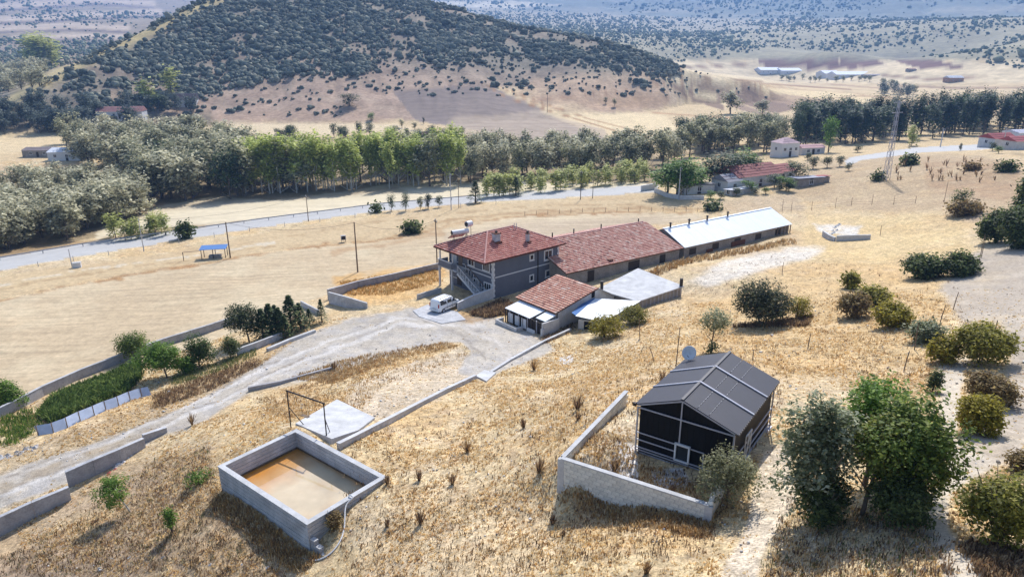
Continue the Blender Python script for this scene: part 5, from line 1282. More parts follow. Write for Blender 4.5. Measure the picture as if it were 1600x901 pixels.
tall([(337,765),(480,862),(500,872),(470,895),(330,800)], 1000, .32, 'tall dry grass along the left foot of the water tank')
tall([(735,492),(780,470),(800,476),(800,490),(760,497)], 900, .7, 'brown dry stalks in front of the grey house wall', BRNP, .06)
tall([(900,462),(1000,432),(1080,405),(1240,372),(1245,380),(1080,416),(990,446),(905,470)], 1800, .7, 'golden weeds along the front of the barns', DRYP, .07)
tall([(530,440),(680,420),(690,440),(600,462),(545,462)], 1500, .35, 'bright golden dry grass in the walled yard', [C(232,186,112), C(220,170,96), C(238,206,140)], .05)
tall([(895,720),(940,680),(990,700),(1090,760),(1090,785),(960,742)], 260, .25, 'dry weeds inside the block wall yard')
tall([(845,528),(893,505),(900,512),(850,538)], 260, .3, 'rusty brown weeds at the foot of the small house', BRNP, .05)
tall([(240,618),(400,560),(410,570),(330,610),(240,640)], 900, .35, 'brown stubble weeds on the verge between garden and track', BRNP, .04)
tall([(450,590),(560,560),(700,535),(715,540),(640,556),(520,600)], 1500, .3, 'golden grass on the island between the tracks')
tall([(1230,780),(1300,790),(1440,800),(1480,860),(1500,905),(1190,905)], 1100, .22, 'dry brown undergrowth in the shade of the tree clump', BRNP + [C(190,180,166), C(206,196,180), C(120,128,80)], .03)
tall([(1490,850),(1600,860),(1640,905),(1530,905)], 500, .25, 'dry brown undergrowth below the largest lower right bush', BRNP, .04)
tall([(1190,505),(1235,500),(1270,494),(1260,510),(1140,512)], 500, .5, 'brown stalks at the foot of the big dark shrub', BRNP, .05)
# single weeds ------------------------------------------------------
def weed(px, py, hp, label, pal, n=40, wid=.02):
    b = G(px, py); H = hp / pxm(b) * 1.15; g = random.Random(px); mb = MB()
    for k in range(n):
        a = g.uniform(0, 6.28); l = H * g.uniform(.05, .55); z = H * g.uniform(.5, 1.05); c = jit(g.choice(pal), .2); w_ = wid
        q = Vector((math.cos(a+1.57), math.sin(a+1.57), 0)) * w_
        o_ = Vector((g.uniform(-.08, .08), g.uniform(-.08, .08), -.03)); e = Vector((math.cos(a)*l, math.sin(a)*l, z))
        mb.add([o_ - q, o_ + q, e*.6 + q*1.5, e, e*.6 - q*1.5], [(0,1,2,3,4)], c)
    o = mb.build('weed', mDry, None, b); tag(o, label, 'weed', 'single weeds in the dry grass')
WL = [(842,738,26,'rust-brown weed clump on the slope left of the block wall'),(902,640,22,'tall brown weed upslope, upper one of a vertical pair'),(903,656,12,'short brown weed just below the tall one, lower of a vertical pair'),(657,818,22,'dark single sprig in the pale ground below the middle'),(707,756,16,'brown sprig right of the water tank, lower one'),(730,706,20,'thin upright sprig beside the middle of the slope'),(818,668,14,'brown scrub left of the block yard, upper'),(834,578,18,'small weed near the pale stone below the lean-to'),(300,664,20,'reddish fan-shaped weed at the edge of the track'),(522,578,16,'reddish-brown weed on the kerb between track and bank'),(655,750,16,'faint brown sprig close to the right corner of the tank'),(605,756,14,'yellow-brown weed right at the corner of the water tank'),(605,822,12,'small brown weed below the tank hose'),(1035,600,22,'brown reeds at the left rear corner of the shed'),(864,818,14,'pale brown weed low on the slope before the block wall'),(1010,895,18,'rusty weed at the bottom edge of the slope'),(880,838,10,'tiny green-brown weed below the block wall corner'),(960,735,16,'rust-coloured weed inside the yard near the front wall'),(1050,770,16,'dark red weed inside the yard by the pale-leaved tree')]
for px, py, hp, lb in WL: weed(px, py, hp, lb, BRNP if 'brown' in lb or 'dark' in lb or 'red' in lb else DRYP + BRNP, 46)
# metal sheets along the garden --------------------------------------
def sheets():
    pts = [(60,680),(84,676),(106,668),(126,658),(148,649),(166,641),(186,634),(204,626),(222,620),(237,617)]
    root = thing('sheet_barrier', 'strip of bluish metal sheets fencing the vegetable plot from the track', 'barrier', G(*pts[0]))
    o0 = root.location.copy(); mS = mat('galvanised_sheet', C(206,216,234), .45, 2, .12, .1, 8, metal=.2)
    P = [G(*p) for p in pts]; NN = P[-1] - P[0]; NN = Vector((-NN.y, NN.x, 0)).normalized()
    for a, b in zip(P[:-1], P[1:]):
        d = (b - a); u = d.normalized(); nn = NN; hh = .72; tilt = nn * .55
        q = [a - o0, b - o0 - d*.006, b - o0 - d*.006 + tilt + Vector((0,0,hh)), a - o0 + tilt + Vector((0,0,hh))]
        q = [x - nn*.01*random.random() for x in q]
        MB().slab([q[0], q[1], q[2], q[3]], .012).build('metal_sheet', mS, root)
        MB().bar(a - o0 - Vector((0,0,.3)), a - o0 + nn*.1 + Vector((0,0,.95)), .06).build('stake', mWood, root)
sheets()
# ---------------------------------------------------------------- belts of trees
def unit_lobes(seed, n, w_, z0, z1):
    g = random.Random(seed); L_ = []
    for k in range(n):
        a = k * 2.399 + g.random(); rr = w_ * .6 * math.sqrt((k + .5) / n)
        L_.append((math.cos(a)*rr, math.sin(a)*rr, z0 + (z1-z0)*g.uniform(.25, .85), w_*g.uniform(.35, .55), w_*g.uniform(.35, .55), (z1-z0)*g.uniform(.16, .26)))
    L_.append((0, 0, (z0+z1)/2, w_*.5, w_*.5, (z1-z0)*.5))
    return L_
KIND = {
 'willow': dict(w=.42, z0=.1, z1=1, n=1150, s=.043, pal=[C(116,116,84), C(200,196,158), C(252,244,208,.9)], cr=.045, tr=.03),
 'grey_tree': dict(w=.34, z0=.2, z1=1, n=1150, s=.037, pal=[C(98,102,70), C(170,170,128), C(240,232,190,.85)], cr=.04, tr=.024),
 'poplar': dict(w=.17, z0=.22, z1=1, n=1000, s=.029, pal=[C(140,156,66), C(206,216,104), C(244,248,160,.85)], cr=.03, tr=.016, strand=2.2),
 'dark_poplar': dict(w=.15, z0=.08, z1=1, n=1100, s=.026, pal=[C(46,62,52), C(72,94,68), C(112,130,92)], cr=.03, tr=.016, strand=2.0),
 'dark_tree': dict(w=.36, z0=.1, z1=1, n=1300, s=.032, pal=[C(52,68,48), C(86,106,66), C(132,148,96)], cr=.045, tr=.025),
 'green_tree': dict(w=.40, z0=.1, z1=1, n=1600, s=.03, pal=[C(68,104,38), C(116,158,56), C(168,200,90)], cr=.045, tr=.03),
 'sapling': dict(w=.2, z0=.05, z1=1, n=420, s=.045, pal=[C(150,160,84), C(206,210,116), C(236,236,160)], cr=.05, tr=.014, strand=1.8),
 'blue_tree': dict(w=.42, z0=.06, z1=1, n=700, s=.05, pal=[C(74,86,84), C(110,122,114), C(156,166,150)], cr=.06, tr=.025),
}
KM = {}
for kk_, d_ in KIND.items():
    vs = []
    for s in range(4):
        cm = crown_mesh(kk_ + '_crown', unit_lobes(s*7+3, 7 if d_['w'] > .25 else 5, d_['w'], d_['z0'], d_['z1']), d_['n'], d_['s'], d_['pal'], s*13+1, up=1.1, strand=d_.get('strand', 0), cr=d_['cr']); cm.materials.append(mLeafF)
        tm = trunk_mesh(1, d_['tr'], s, 5, .2, .2); tm.materials.append(mBarkW if 'poplar' in kk_ and 'dark' not in kk_ else mBark); vs.append((cm, tm))
    KM[kk_] = vs
def belt_tree(kind, g, H, label, cat='tree', group=None, wide=1.0, name=None, var=None, rz=None):
    t = thing(name or kind, label, cat, g, rz if rz is not None else random.uniform(0, 6.28), group)
    cm, tm = KM[kind][var if var is not None else random.randrange(4)]
    for nm, me in (('crown', cm), ('trunk', tm)):
        o = bpy.data.objects.new(nm, me); COL.objects.link(o); o.parent = t; o.scale = (H*wide, H*wide, H)
    return t
def belt(poly, n, kinds, h0, h1, labels, group, seed, wide=1.0, mind=.45):
    g = random.Random(seed); P = np.array(poly, float); x0, y0 = P.min(0); x1, y1 = P.max(0); got = []; tries = 0
    while len(got) < n and tries < n * 40:
        tries += 1; x = g.uniform(x0, x1); y = g.uniform(y0, y1)
        if sdf(P, np.array([x]), np.array([y]))[0] < 0: continue
        H = g.uniform(h0, h1)
        if any(abs(x-a) < 9 * mind and abs(y-b) < 3.5 * mind for a, b in got): continue
        got.append((x, y)); b = G(x, y); kd = g.choices(list(kinds), list(kinds.values()))[0]
        belt_tree(kd, b, H, labels[kd], group=group + ' (' + kd.replace('_', ' ') + 's)' if len(kinds) > 1 else group, wide=wide * g.uniform(.85, 1.2), rz=g.uniform(0, 6))
belt([(-30,305),(60,286),(130,292),(190,302),(236,322),(228,334),(160,363),(140,372),(60,390),(-30,400)], 92, {'willow': 1}, 7.0, 9.5, {'willow': 'silver-green willow in the dense grove left of the valley road'}, 'willows in the left grove', 1, 1.2, .35)
belt([(95,215),(330,222),(400,250),(400,308),(300,318),(245,318),(200,290),(130,262),(95,235)], 92, {'willow': 5, 'grey_tree': 3, 'dark_tree': .3}, 11, 14, {'willow': 'tall silver willow in the river wood behind the left grove', 'grey_tree': 'grey-leaved tall tree in the river wood behind the left grove', 'dark_tree': 'dark green tree in the river wood behind the left grove'}, 'river wood on the left', 2, 1.1, .35)
belt([(380,308),(720,290),(720,280),(560,284),(380,294)], 64, {'poplar': 8, 'grey_tree': 1}, 12.5, 15.5, {'poplar': 'light green poplar in the front row of the river wood', 'grey_tree': 'grey tree between the light green poplars of the river wood'}, 'front row of the river wood', 3, 1.15)
belt([(380,296),(720,280),(720,258),(380,275)], 60, {'grey_tree': 3, 'dark_tree': 1, 'poplar': 4}, 11, 14, {'poplar': 'light green poplar in the back rows of the river wood', 'grey_tree': 'grey-green tree in the back rows of the river wood', 'dark_tree': 'dark tree in the back rows of the river wood'}, 'back rows of the river wood', 4, 1.1)
belt([(715,290),(1000,272),(1075,258),(1060,240),(720,256)], 72, {'grey_tree': 4, 'willow': 2}, 9.5, 12, {'grey_tree': 'grey tree of the river wood right of the poplars', 'willow': 'silver willow of the river wood right of the poplars'}, 'river wood in the middle', 5, 1.0)
belt([(735,308),(760,297),(1010,274),(1028,283),(900,296),(770,309)], 42, {'sapling': 1}, 4.2, 6, {'sapling': 'young yellow-green poplar sapling lining the valley road'}, 'saplings along the valley road', 6, 1.5, .6)
belt([(1050,248),(1200,240),(1230,232),(1230,212),(1060,222)], 44, {'grey_tree': 3, 'dark_tree': 2}, 10, 13, {'grey_tree': 'grey tree in the wood behind the red-roofed farm', 'dark_tree': 'dark tree in the wood behind the red-roofed farm'}, 'wood behind the red-roofed farm', 7, 1.0)
belt([(1235,232),(1380,222),(1620,206),(1620,188),(1250,203)], 130, {'dark_poplar': 9, 'dark_tree': 1}, 11.5, 17, {'dark_poplar': 'dark narrow poplar in the wood at the right', 'dark_tree': 'dark round tree in the wood at the right'}, 'dark wood at the right', 8, 1.25, .3)
belt([(170,378),(262,368),(258,360),(170,366)], 12, {'sapling': 1}, 3.5, 5.5, {'sapling': 'young yellow poplar sapling below the left grove'}, 'saplings below the left grove', 9, 1.6, .8)
belt([(-20,208),(100,210),(195,206),(205,196),(100,196),(-20,196)], 26, {'blue_tree': 1}, 8, 11, {'blue_tree': 'dark blue-green tree on the far bank behind the pale meadow'}, 'dark trees on the far bank', 10, 1.1)
belt([(-20,190),(300,178),(330,170),(130,165),(-20,176)], 30, {'blue_tree': 1}, 7, 10, {'blue_tree': 'dark blue-green tree at the foot of the scrub hill'}, 'dark trees at the foot of the hill', 11, 1.0)
belt([(420,222),(580,218),(700,225),(700,218),(580,212),(420,215)], 20, {'dark_tree': 1}, 4.5, 7, {'dark_tree': 'dark shrubby tree on the pale field behind the river wood'}, 'shrubby trees behind the river wood', 12, 1.2)
belt([(55,108),(98,104),(98,96),(60,98)], 9, {'sapling': 1}, 22, 30, {'sapling': 'pale tall tree of the small clump far off at the left'}, 'far clump at the left', 13, 1.8)
belt([(1215,128),(1350,132),(1430,150),(1430,140),(1350,126),(1215,122)], 26, {'grey_tree': 1}, 5, 8, {'grey_tree': 'grey tree around the far farm sheds'}, 'trees around the far farm sheds', 14, 1.3)
belt([(1360,150),(1425,158),(1425,150),(1380,142)], 7, {'blue_tree': 1}, 7, 10, {'blue_tree': 'dark tree on the plain between the far sheds and the dark wood'}, 'dark trees on the plain', 15, 1.2)
belt([(-30,150),(60,140),(70,118),(50,110),(-30,120)], 40, {'willow': 1}, 9, 13, {'willow': 'pale silvery tree on the far left slope'}, 'pale trees on the far left slope', 16, 1.2)
for kd, bx, by, yt, wide, lb in [
 ('green_tree',1058,306,246,1.75,'bright green broad tree beside the valley road and the farm wall'),('green_tree',1043,303,250,1.5,'left part of the bright green trees beside the valley road'),('green_tree',1072,304,250,1.6,'right part of the bright green trees beside the valley road'),('dark_tree',1108,290,248,1.6,'leftmost dark tree above the white long shed'),('dark_tree',1146,288,238,1.7,'middle dark green tree behind the farmhouse roof'),('dark_tree',1180,283,246,1.7,'right dark tree behind the farmhouse roof'),('green_tree',1086,298,262,1.8,'lower green tree behind the bright green one by the farm'),
 ('dark_tree',1126,292,240,1.8,'broad dark green tree left above the red-roofed farmhouse'),('green_tree',1160,284,236,1.8,'dark-lit green tree directly behind the red-roofed farmhouse'),
 ('dark_tree',1243,286,254,1.7,'dark tree right of the red-roofed farmhouse'),('dark_tree',1236,268,250,1.5,'dark tree behind the right end of the red roof'),('dark_tree',1270,264,244,1.7,'left dark orchard tree below the pale house'),('dark_tree',1292,262,243,1.7,'middle dark orchard tree below the pale house'),('dark_tree',1312,260,243,1.5,'right dark orchard tree below the pale house'),('dark_tree',1325,267,253,1.5,'isolated round dark tree beside the bend of the road'),
 ('grey_tree',1141,178,141,1.6,'large lone grey tree in the sandy fields'),('grey_tree',1191,180,155,1.7,'second lone grey tree in the sandy fields'),
 ('dark_tree',946,163,152,1.1,'small dark tree, left of two in the sandy field'),('grey_tree',960,167,154,1.2,'small grey tree, right of two in the sandy field'),
 ('sapling',236,165,118,1.8,'tall yellow-green tree at the foot of the hill, left'),('sapling',268,148,104,1.8,'tall yellow-green tree at the foot of the hill, right'),
 ('dark_tree',250,174,148,1.8,'dark green tree beside the far red-roofed house'),('dark_tree',546,166,146,2.4,'dark green round clump on the lower hillside'),
 ('green_tree',580,188,175,1.6,'round green tree on the pale field below the hill'),('grey_tree',628,200,187,1.2,'left small tree in the pale field'),('grey_tree',648,203,190,1.2,'middle small tree in the pale field'),('dark_poplar',662,194,183,1.3,'thin dark tree standing in the pale field'),
 ('green_tree',768,222,206,2.0,'low bright green tree behind the wood beside a shed'),('dark_tree',722,212,199,1.4,'small dark tree near the shed behind the wood'),
 ('green_tree',1294,238,182,.75,'light green tree in front of the dark wood, beside the pale house'),('dark_tree',1244,232,172,.7,'tall green tree left of the pale house roof'),('sapling',1424,228,190,1.3,'light green young tree in front of the dark wood by the pylon'),
 ('dark_tree',612,330,303,.75,'tall thin shrub on the road verge, left'),('dark_tree',634,330,300,.8,'tall thin shrub on the road verge, second'),('grey_tree',657,328,308,1.0,'grey shrub on the road verge'),('dark_poplar',669,326,303,2.0,'dark conifer-like shrub on the road verge'),('dark_tree',686,324,306,1.1,'last dark shrub on the road verge'),('sapling',787,305,280,1.6,'pale wispy sapling beside the green conifer'),
 ('green_tree',12,378,350,1.3,'green tree at the front of the left grove'),('dark_tree',1520,208,180,1.0,'dark tree above the far right houses'),('dark_poplar',1500,236,222,1.4,'dark narrow shrub beside the far end of the road'),('dark_tree',1550,236,222,1.6,'dark bush beside the far right red roof')]:
    b = G(bx, by); belt_tree(kd, b, top_z(b, yt) - b.z, lb, wide=wide, name='tree')
# ---------------------------------------------------------------- scrub on the hills
ICO = None
SLOPE = [(540,720),(700,640),(900,560),(1080,440),(1240,400),(1500,430),(1540,560),(1420,600),(1250,560),(1200,700),(1100,900),(520,905)]
def ico():
    p = (1 + 5 ** .5) / 2; V = np.array([(-1,p,0),(1,p,0),(-1,-p,0),(1,-p,0),(0,-1,p),(0,1,p),(0,-1,-p),(0,1,-p),(p,0,-1),(p,0,1),(-p,0,-1),(-p,0,1)], float) / math.hypot(1, p)
    F_ = np.array([(0,11,5),(0,5,1),(0,1,7),(0,7,10),(0,10,11),(1,5,9),(5,11,4),(11,10,2),(10,7,6),(7,1,8),(3,9,4),(3,4,2),(3,2,6),(3,6,8),(3,8,9),(4,9,5),(2,4,11),(6,2,10),(8,6,7),(9,8,1)])
    return V, F_
def scrub_mesh(name, x, y, z, s, pal, hz=.85, seed=0):
    g = np.random.default_rng(seed); V0, F0 = ico(); n = len(x)
    rad_ = g.uniform(.65, 1.3, (n, 12, 1)); V = V0[None] * rad_ * s[:, None, None] * np.array([1, 1, hz]); V[:, :, 2] = V[:, :, 2] + (s * .5)[:, None]
    V += np.column_stack([x, y, z])[:, None]
    pal = np.array(pal); c = pal[g.integers(0, len(pal), n)] * g.uniform(.75, 1.25, (n, 1))
    c = np.repeat(c, 12, 0) * g.uniform(.8, 1.2, (n*12, 1))
    F = F0[None] + (np.arange(n) * 12)[:, None, None]
    return mesh_np(name, V.reshape(-1, 3), F.reshape(-1, 3), c)
mScrub = mat('scrub_leaves', rough=.95, ns=1.2, na=.4, bump=1.0, bs=2.5, attr=True, spec=.05)
def hill_scrub():
    g = np.random.default_rng(5); N = 200000
    a = g.uniform(-.66, .36, N); r = g.uniform(330, 690, N); x = r*np.sin(a); y = r*np.cos(a)
    z, i_, t = hfull(x, y); u, v = project(x, y, z); ok = (i_ == 1) & (t < 1.12)
    lx = [-100, 0, 160, 340, 450, 560, 640, 800, 900, 980, 1040, 1100]; ly = [194, 188, 180, 150, 116, 118, 92, 88, 92, 112, 118, 100]
    line = np.interp(u, lx, ly) + (fbm(x/40, y/40, 61, 3) - .5) * 40
    d = (line - v); dens = np.clip(.5 + d / 26, .0, 1) * np.clip(.15 + (fbm(x/26, y/26, 62, 4) - .38) * 4.5, .07, 1)
    sparse = .035 * (v < 182) * (v > 60) * np.where(u > 560, (v < 150) * 1.0, 1.0); sparse = np.where(u > 1100, .012, sparse)
    crestlit = np.interp(u, [0, 60, 140, 240, 330, 420], [165, 125, 88, 42, 0, -30]); dens = np.where((u < 420) & (v < crestlit + 12), dens * .25, dens)
    dens = np.maximum(dens * .42, sparse * .5); k = ok & (g.random(N) < dens)
    x, y, z, r, u, v, d = x[k], y[k], z[k], r[k], u[k], v[k], d[k]
    s = np.where(d > 0, .5 + g.gamma(2.0, .36, len(x)), .55 + g.gamma(1.6, .42, len(x)))
    px_ = s / r; lone = d < -8; order = np.argsort(-(px_ + lone * .004)); big = order[:300]; rest = order[300:]
    pal = [C(120,124,112), C(136,138,122), C(152,150,132), C(108,114,104)]
    tag(link('hill_scrub', scrub_mesh('hill_scrub', x[rest], y[rest], z[rest], s[rest], pal), mScrub), 'dense dark scrub covering the main hill', 'scrub', kind='stuff')
    vs = []
    for q in range(6):
        n_ = 4; ax = g.normal(0, .42, n_); ay = g.normal(0, .42, n_); me = scrub_mesh('hillside_shrub', ax, ay, np.zeros(n_), g.uniform(.45, .75, n_), pal, seed=q); me.materials.append(mScrub); vs.append(me)
    for j in big:
        o = bpy.data.objects.new('hillside_shrub', vs[int(g.integers(6))]); COL.objects.link(o); o.location = (x[j], y[j], z[j]); o.scale = (s[j],)*3; o.rotation_euler[2] = g.uniform(0, 6)
        tag(o, 'small dark shrub dotted on the bare lower slope of the scrub hill', 'shrub', 'shrubs dotted on the lower slope of the hill')
    print('scrub', len(x))
hill_scrub()
def far_scrub():
    g = np.random.default_rng(6); N = 260000
    a = g.uniform(-.68, .68, N); r = np.exp(g.uniform(math.log(560), math.log(7000), N)); x = r*np.sin(a); y = r*np.cos(a)
    z, i_, t = hfull(x, y); u, v = project(x, y, z)
    n_ = fbm(x/90, y/90, 63, 4)
    right = (u > 1035) & (i_ == 0); lim = np.interp(u, [1035, 1120, 1200, 1300, 1400, 1480, 1560, 1620], [98, 92, 76, 78, 82, 92, 104, 116]) + (fbm(x/60, y/60, 64, 3)-.5)*14
    dr = right * (v < lim) * np.clip((n_ - .3) * 3, .08, 1)
    mid_ = (u > 300) & (u <= 1035) & (i_ == 0) & (r > 640); dm = mid_ * np.clip((n_ - .26) * 5, .15, 1)
    lf = (u <= 340) & (i_ == 0) & (r > 560); field = ((v % 1e9) > -50) * (fbm(x/260, y/260, 65, 3) > .47)
    dl = lf * np.where((v > 58), 1.0, np.where(field, .06, .7))
    d2 = (i_ == 2) * np.clip((fbm(x/240, y/240, 66, 4) - .42) * 6, .02, .8)
    dr = dr * 1.3; p = np.maximum(np.maximum(dr, dm), np.maximum(dl, d2)); k = g.random(N) < p * .25
    x, y, z, r, i2 = x[k], y[k], z[k], r[k], i_[k]; s = (.65 + g.gamma(1.8, .5, len(x))) * (r / 1100) ** .55
    s = np.where(i2 == 2, s * 1.3, s)
    tag(link('far_scrub', scrub_mesh('far_scrub', x, y, z, s, [C(136,142,116), C(154,156,126), C(118,126,108)], seed=3), mScrub), 'scrub woodland covering the far slopes and ridges', 'scrub', kind='stuff')
    print('far scrub', len(x))
far_scrub()

def pebbles():
    g = np.random.default_rng(12); N = 5500; a = g.uniform(-.68, .68, N); r = np.sqrt(g.uniform(17**2, 80**2, N)); x = r*np.sin(a); y = r*np.cos(a); z = hfull(x, y)[0]; u, v = project(x, y, z)
    k = (fbm(x/3, y/3, 121, 4) > .5) & (sdf(F_STUB, u, v) < 0)
    for P_ in NOGRASS: k &= sdf(P_, u, v) < 0
    dx = x - TK0.x; dy = y - TK0.y; lx = dx*TKX.x + dy*TKX.y; ly = dx*TKY.x + dy*TKY.y; k &= ~((lx > -.3) & (lx < TKL + .3) & (ly > -.3) & (ly < TKW + .3))
    x, y, z = x[k], y[k], z[k]; s = .02 + g.gamma(1.6, .016, len(x))
    tag(link('loose_stones', scrub_mesh('loose_stones', x, y, z, s, [C(226,222,214), C(200,190,178), C(170,160,148), C(236,234,230)], .6, 4), mStone), 'small loose stones scattered over the dry ground', 'stones', kind='stuff')
pebbles()
tall(SLOPE, 3200, .26, 'sparse brown dry weeds over the golden slope', BRNP + [C(110,88,66)], .03)
tall([(0,868),(120,800),(245,710),(330,700),(340,780),(440,870),(440,905),(0,905)], 1800, .28, 'sparse brown dry weeds on the bottom left bank', BRNP + [C(110,88,66), C(130,130,90)], .03)
tall([(400,620),(540,590),(720,540),(740,545),(600,600),(560,640),(440,660)], 900, .26, 'golden weeds on the bank behind the swing frame')
# ================================================================ village, far buildings, poles
def simple_house(name, label, cat, px, py, az, w_, d_, hh, rh, wallm, roofcol, wins=2, hip=False, tiled=True, group=None, base=-1.5, door=True):
    """px,py = front-left ground corner; X along az"""
    b = G(px, py); t = rootat(name, label, cat, b, az, group)
    box('wall', wallm, t, (.25, .25, base), (w_ - .25, d_ - .25, hh - .02))
    mr = mat('roof_' + '_'.join(str(int(c)) for c in roofcol), C(*roofcol), .75, 2, .2, .2, n2=[(.6, .15)])
    if rh <= .3:
        MB().slab([(0,0,hh+rh),(w_,0,hh+rh),(w_,d_,hh+.02),(0,d_,hh+.02)], .08).build('roof', mr, t)
    else:
        i_ = d_ / 2; rz = hh + rh; ins = i_ if hip else 0
        mb = MB(); mb.add([(0,0,hh),(w_,0,hh),(w_,d_,hh),(0,d_,hh),(ins,i_,rz),(w_-ins,i_,rz)], [(0,1,5,4),(1,2,5),(2,3,4,5),(3,0,4),(3,2,1,0)])
        r = mb.build('roof', mr, t)
        if tiled:
            mt = mat('tile_course', C(*[c*.82 for c in roofcol]), .8, 3, .2, .1); n_ = int(math.hypot(i_, rh) / .9); cr = MB()
            for k in range(1, n_):
                f = k / n_; y = i_*f; z = hh + rh*f + .02; cr.bar((ins*f, y, z), (w_ - ins*f, y, z), .12, .05)
            cr.build('tile_course', mt, r)
    for k in range(wins):
        x = w_ * (k + .7) / (wins + .4); window(t, (x, .25, hh * .58), (1, 0, 0), (0, -1, 0), .9, .9, 2, .1)
    if door: box('door', mDark, t, (w_*.5 - .45, .2, -.2), (w_*.5 + .45, .247, 2.0))
    window(t, (.25, d_*.5, hh*.58), (0, 1, 0), (-1, 0, 0), .9, .9, 2, .1)
    return t
SH = simple_house
SH('farmhouse', 'farmhouse with faded red tile roof among trees right of the valley road', 'house', 1153, 298, 62, 15, 9, 3.0, 2.2, mBrick, (164,100,94), 3)
SH('farmhouse', 'lower red-roofed annex right of the red-roofed farmhouse', 'house', 1204, 287, 62, 9, 7, 2.6, 1.4, mBrick, (172,102,96), 2)
SH('gable_shed', 'white gabled shed in front of the red-roofed farmhouse', 'shed', 1136, 302, 62, 5, 6, 2.6, 1.4, mWhite, (150,150,160), 1)
SH('long_shed', 'low white shed beside the bright green tree and the farm wall', 'shed', 1068, 305, 80, 8, 4, 2.2, .3, mBrick, (150,146,150), 1)
SH('lean_shed', 'white low shelter with a pale sheet roof in front of the gabled shed', 'shed', 1144, 307, 60, 8, 3, 1.2, .25, mConc, (210,214,226), 0, door=False)
SH('long_shed', 'flat grey-roofed shed at the right end of the farm', 'shed', 1246, 294, 72, 8, 4, 2.0, .25, mDirtW, (168,170,182), 1)
SH('lean_shed', 'small red-roofed shelter beside the flat grey-roofed shed', 'shed', 1277, 287, 78, 3.6, 3, 1.5, .3, mDirtW, (180,100,96), 0, door=False)
SH('pale_house', 'two-storey pale house with a pinkish hipped roof below the dark wood', 'house', 1220, 247, 70, 7.5, 6, 4.6, 1.6, mWhite, (206,176,180), 3, hip=True)
SH('long_shed', 'pink-roofed long annex joined to the pale two-storey house', 'shed', 1252, 243, 78, 9, 5, 2.4, .9, mBrick, (212,168,168), 2)
SH('village_house', 'far right house with a red roof above the end of the road', 'house', 1552, 231, 74, 9, 6, 2.6, 1.4, mBrick, (178,90,90), 2)
SH('village_house', 'house with a whitish sheet roof at the far right edge', 'house', 1590, 222, 75, 14, 7, 3.0, .7, mWhite, (214,216,232), 3)
SH('village_house', 'low red-roofed building in front of the whitish roof at the right edge', 'house', 1586, 235, 75, 14, 6, 2.4, 1.2, mBrick, (186,98,100), 2)
SH('hill_house', 'far house with a wide faded red roof at the foot of the hill', 'house', 150, 186, 80, 22, 9, 3.4, 2.2, mWhite, (176,128,124), 4)
SH('hill_house', 'small bluish house among dark trees at the foot of the hill', 'house', 274, 168, 80, 11, 9, 4.0, 3.0, mWhite, (92,84,92), 2)
SH('field_shed', 'long low brown-roofed shed beyond the river wood', 'shed', 648, 216, 80, 14, 5, 1.6, 1.0, mDirtW, (150,110,96), 2)
SH('field_shed', 'low white sheet-roofed shed beyond the river wood', 'shed', 712, 224, 85, 8, 6, 1.4, .3, mWhite, (222,226,236), 0)
SH('river_shed', 'long dark-roofed shed at the edge of the pale meadow', 'shed', 34, 246, 88, 12, 8, 2.6, .8, mDirtW, (150,140,140), 2)
SH('river_shed', 'big white-roofed shed beside the dark-roofed one by the left grove', 'shed', 74, 252, 84, 14, 10, 3.2, 1.2, mWhite, (226,232,242), 3, tiled=False)
# far sheds on the plain
for k, (px, py, az, w_, d_, hh, lb) in enumerate([(1188,117,86,28,24,6,'short white-roofed far shed at the left end of the row'), (1220,118,86,54,24,6,'long white-roofed far shed, second of the row'), (1288,123,86,20,24,6,'grey-fronted far shed between the long white roofs'), (1306,125,88,54,26,6,'long white-roofed far shed at the right end of the row')]):
    SH('far_shed', lb, 'shed', px, py, az, w_, d_, hh, 3.2, mWhite, (234,238,248), 4, group='white-roofed sheds on the plain', tiled=False)
SH('far_shed', 'small brown and white far building on the plain at the right', 'shed', 1482, 130, 85, 16, 10, 5, 2, mat('ochre_wall', C(190,150,120), .9, 1, .1, .1), (226,230,238), 2)
SH('far_shed', 'low clutter of far farm sheds right of the white roofs', 'shed', 1352, 122, 88, 20, 12, 3, 1, mDirtW, (176,170,176), 2)
SH('far_shed', 'tiny far hut on the sandy plain', 'shed', 1420, 113, 88, 9, 8, 3, 1, mDirtW, (150,110,100), 1)
# broken white wall and ruin at the right of the barn
wall_px('ruined_wall', [(1284,369,.9),(1294,375,.8),(1303,377,.6)], 'curved broken grey wall of the small ruin right of the white barn', mConc, .3, mConcL, 1.5)
wall_px('ruined_wall', [(1306,377,.85),(1330,376,.85),(1360,374,.7)], 'straight low white wall of the small ruin right of the white barn', mBrick, .3, mConcL, 1.5)
wall_px('farm_wall', [(1022,300,1.0),(1040,308,1.0),(1062,312,1.0),(1100,312,.9)], 'low pale wall in front of the bright green tree at the farm', mBrick, .3, None, 3)
wall_px('roadside_wall', [(1002,299,1.4),(1026,296,1.6)], 'white wall piece at the end of the visible road', mWhite, .3, None, 4)
stones(1296, 372, 1312, 350, 14, .2, .5, 'white broken block heaped beside the small ruin right of the white barn', 'white blocks at the ruin', ((238,236,232),(226,224,220)), 'rubble')
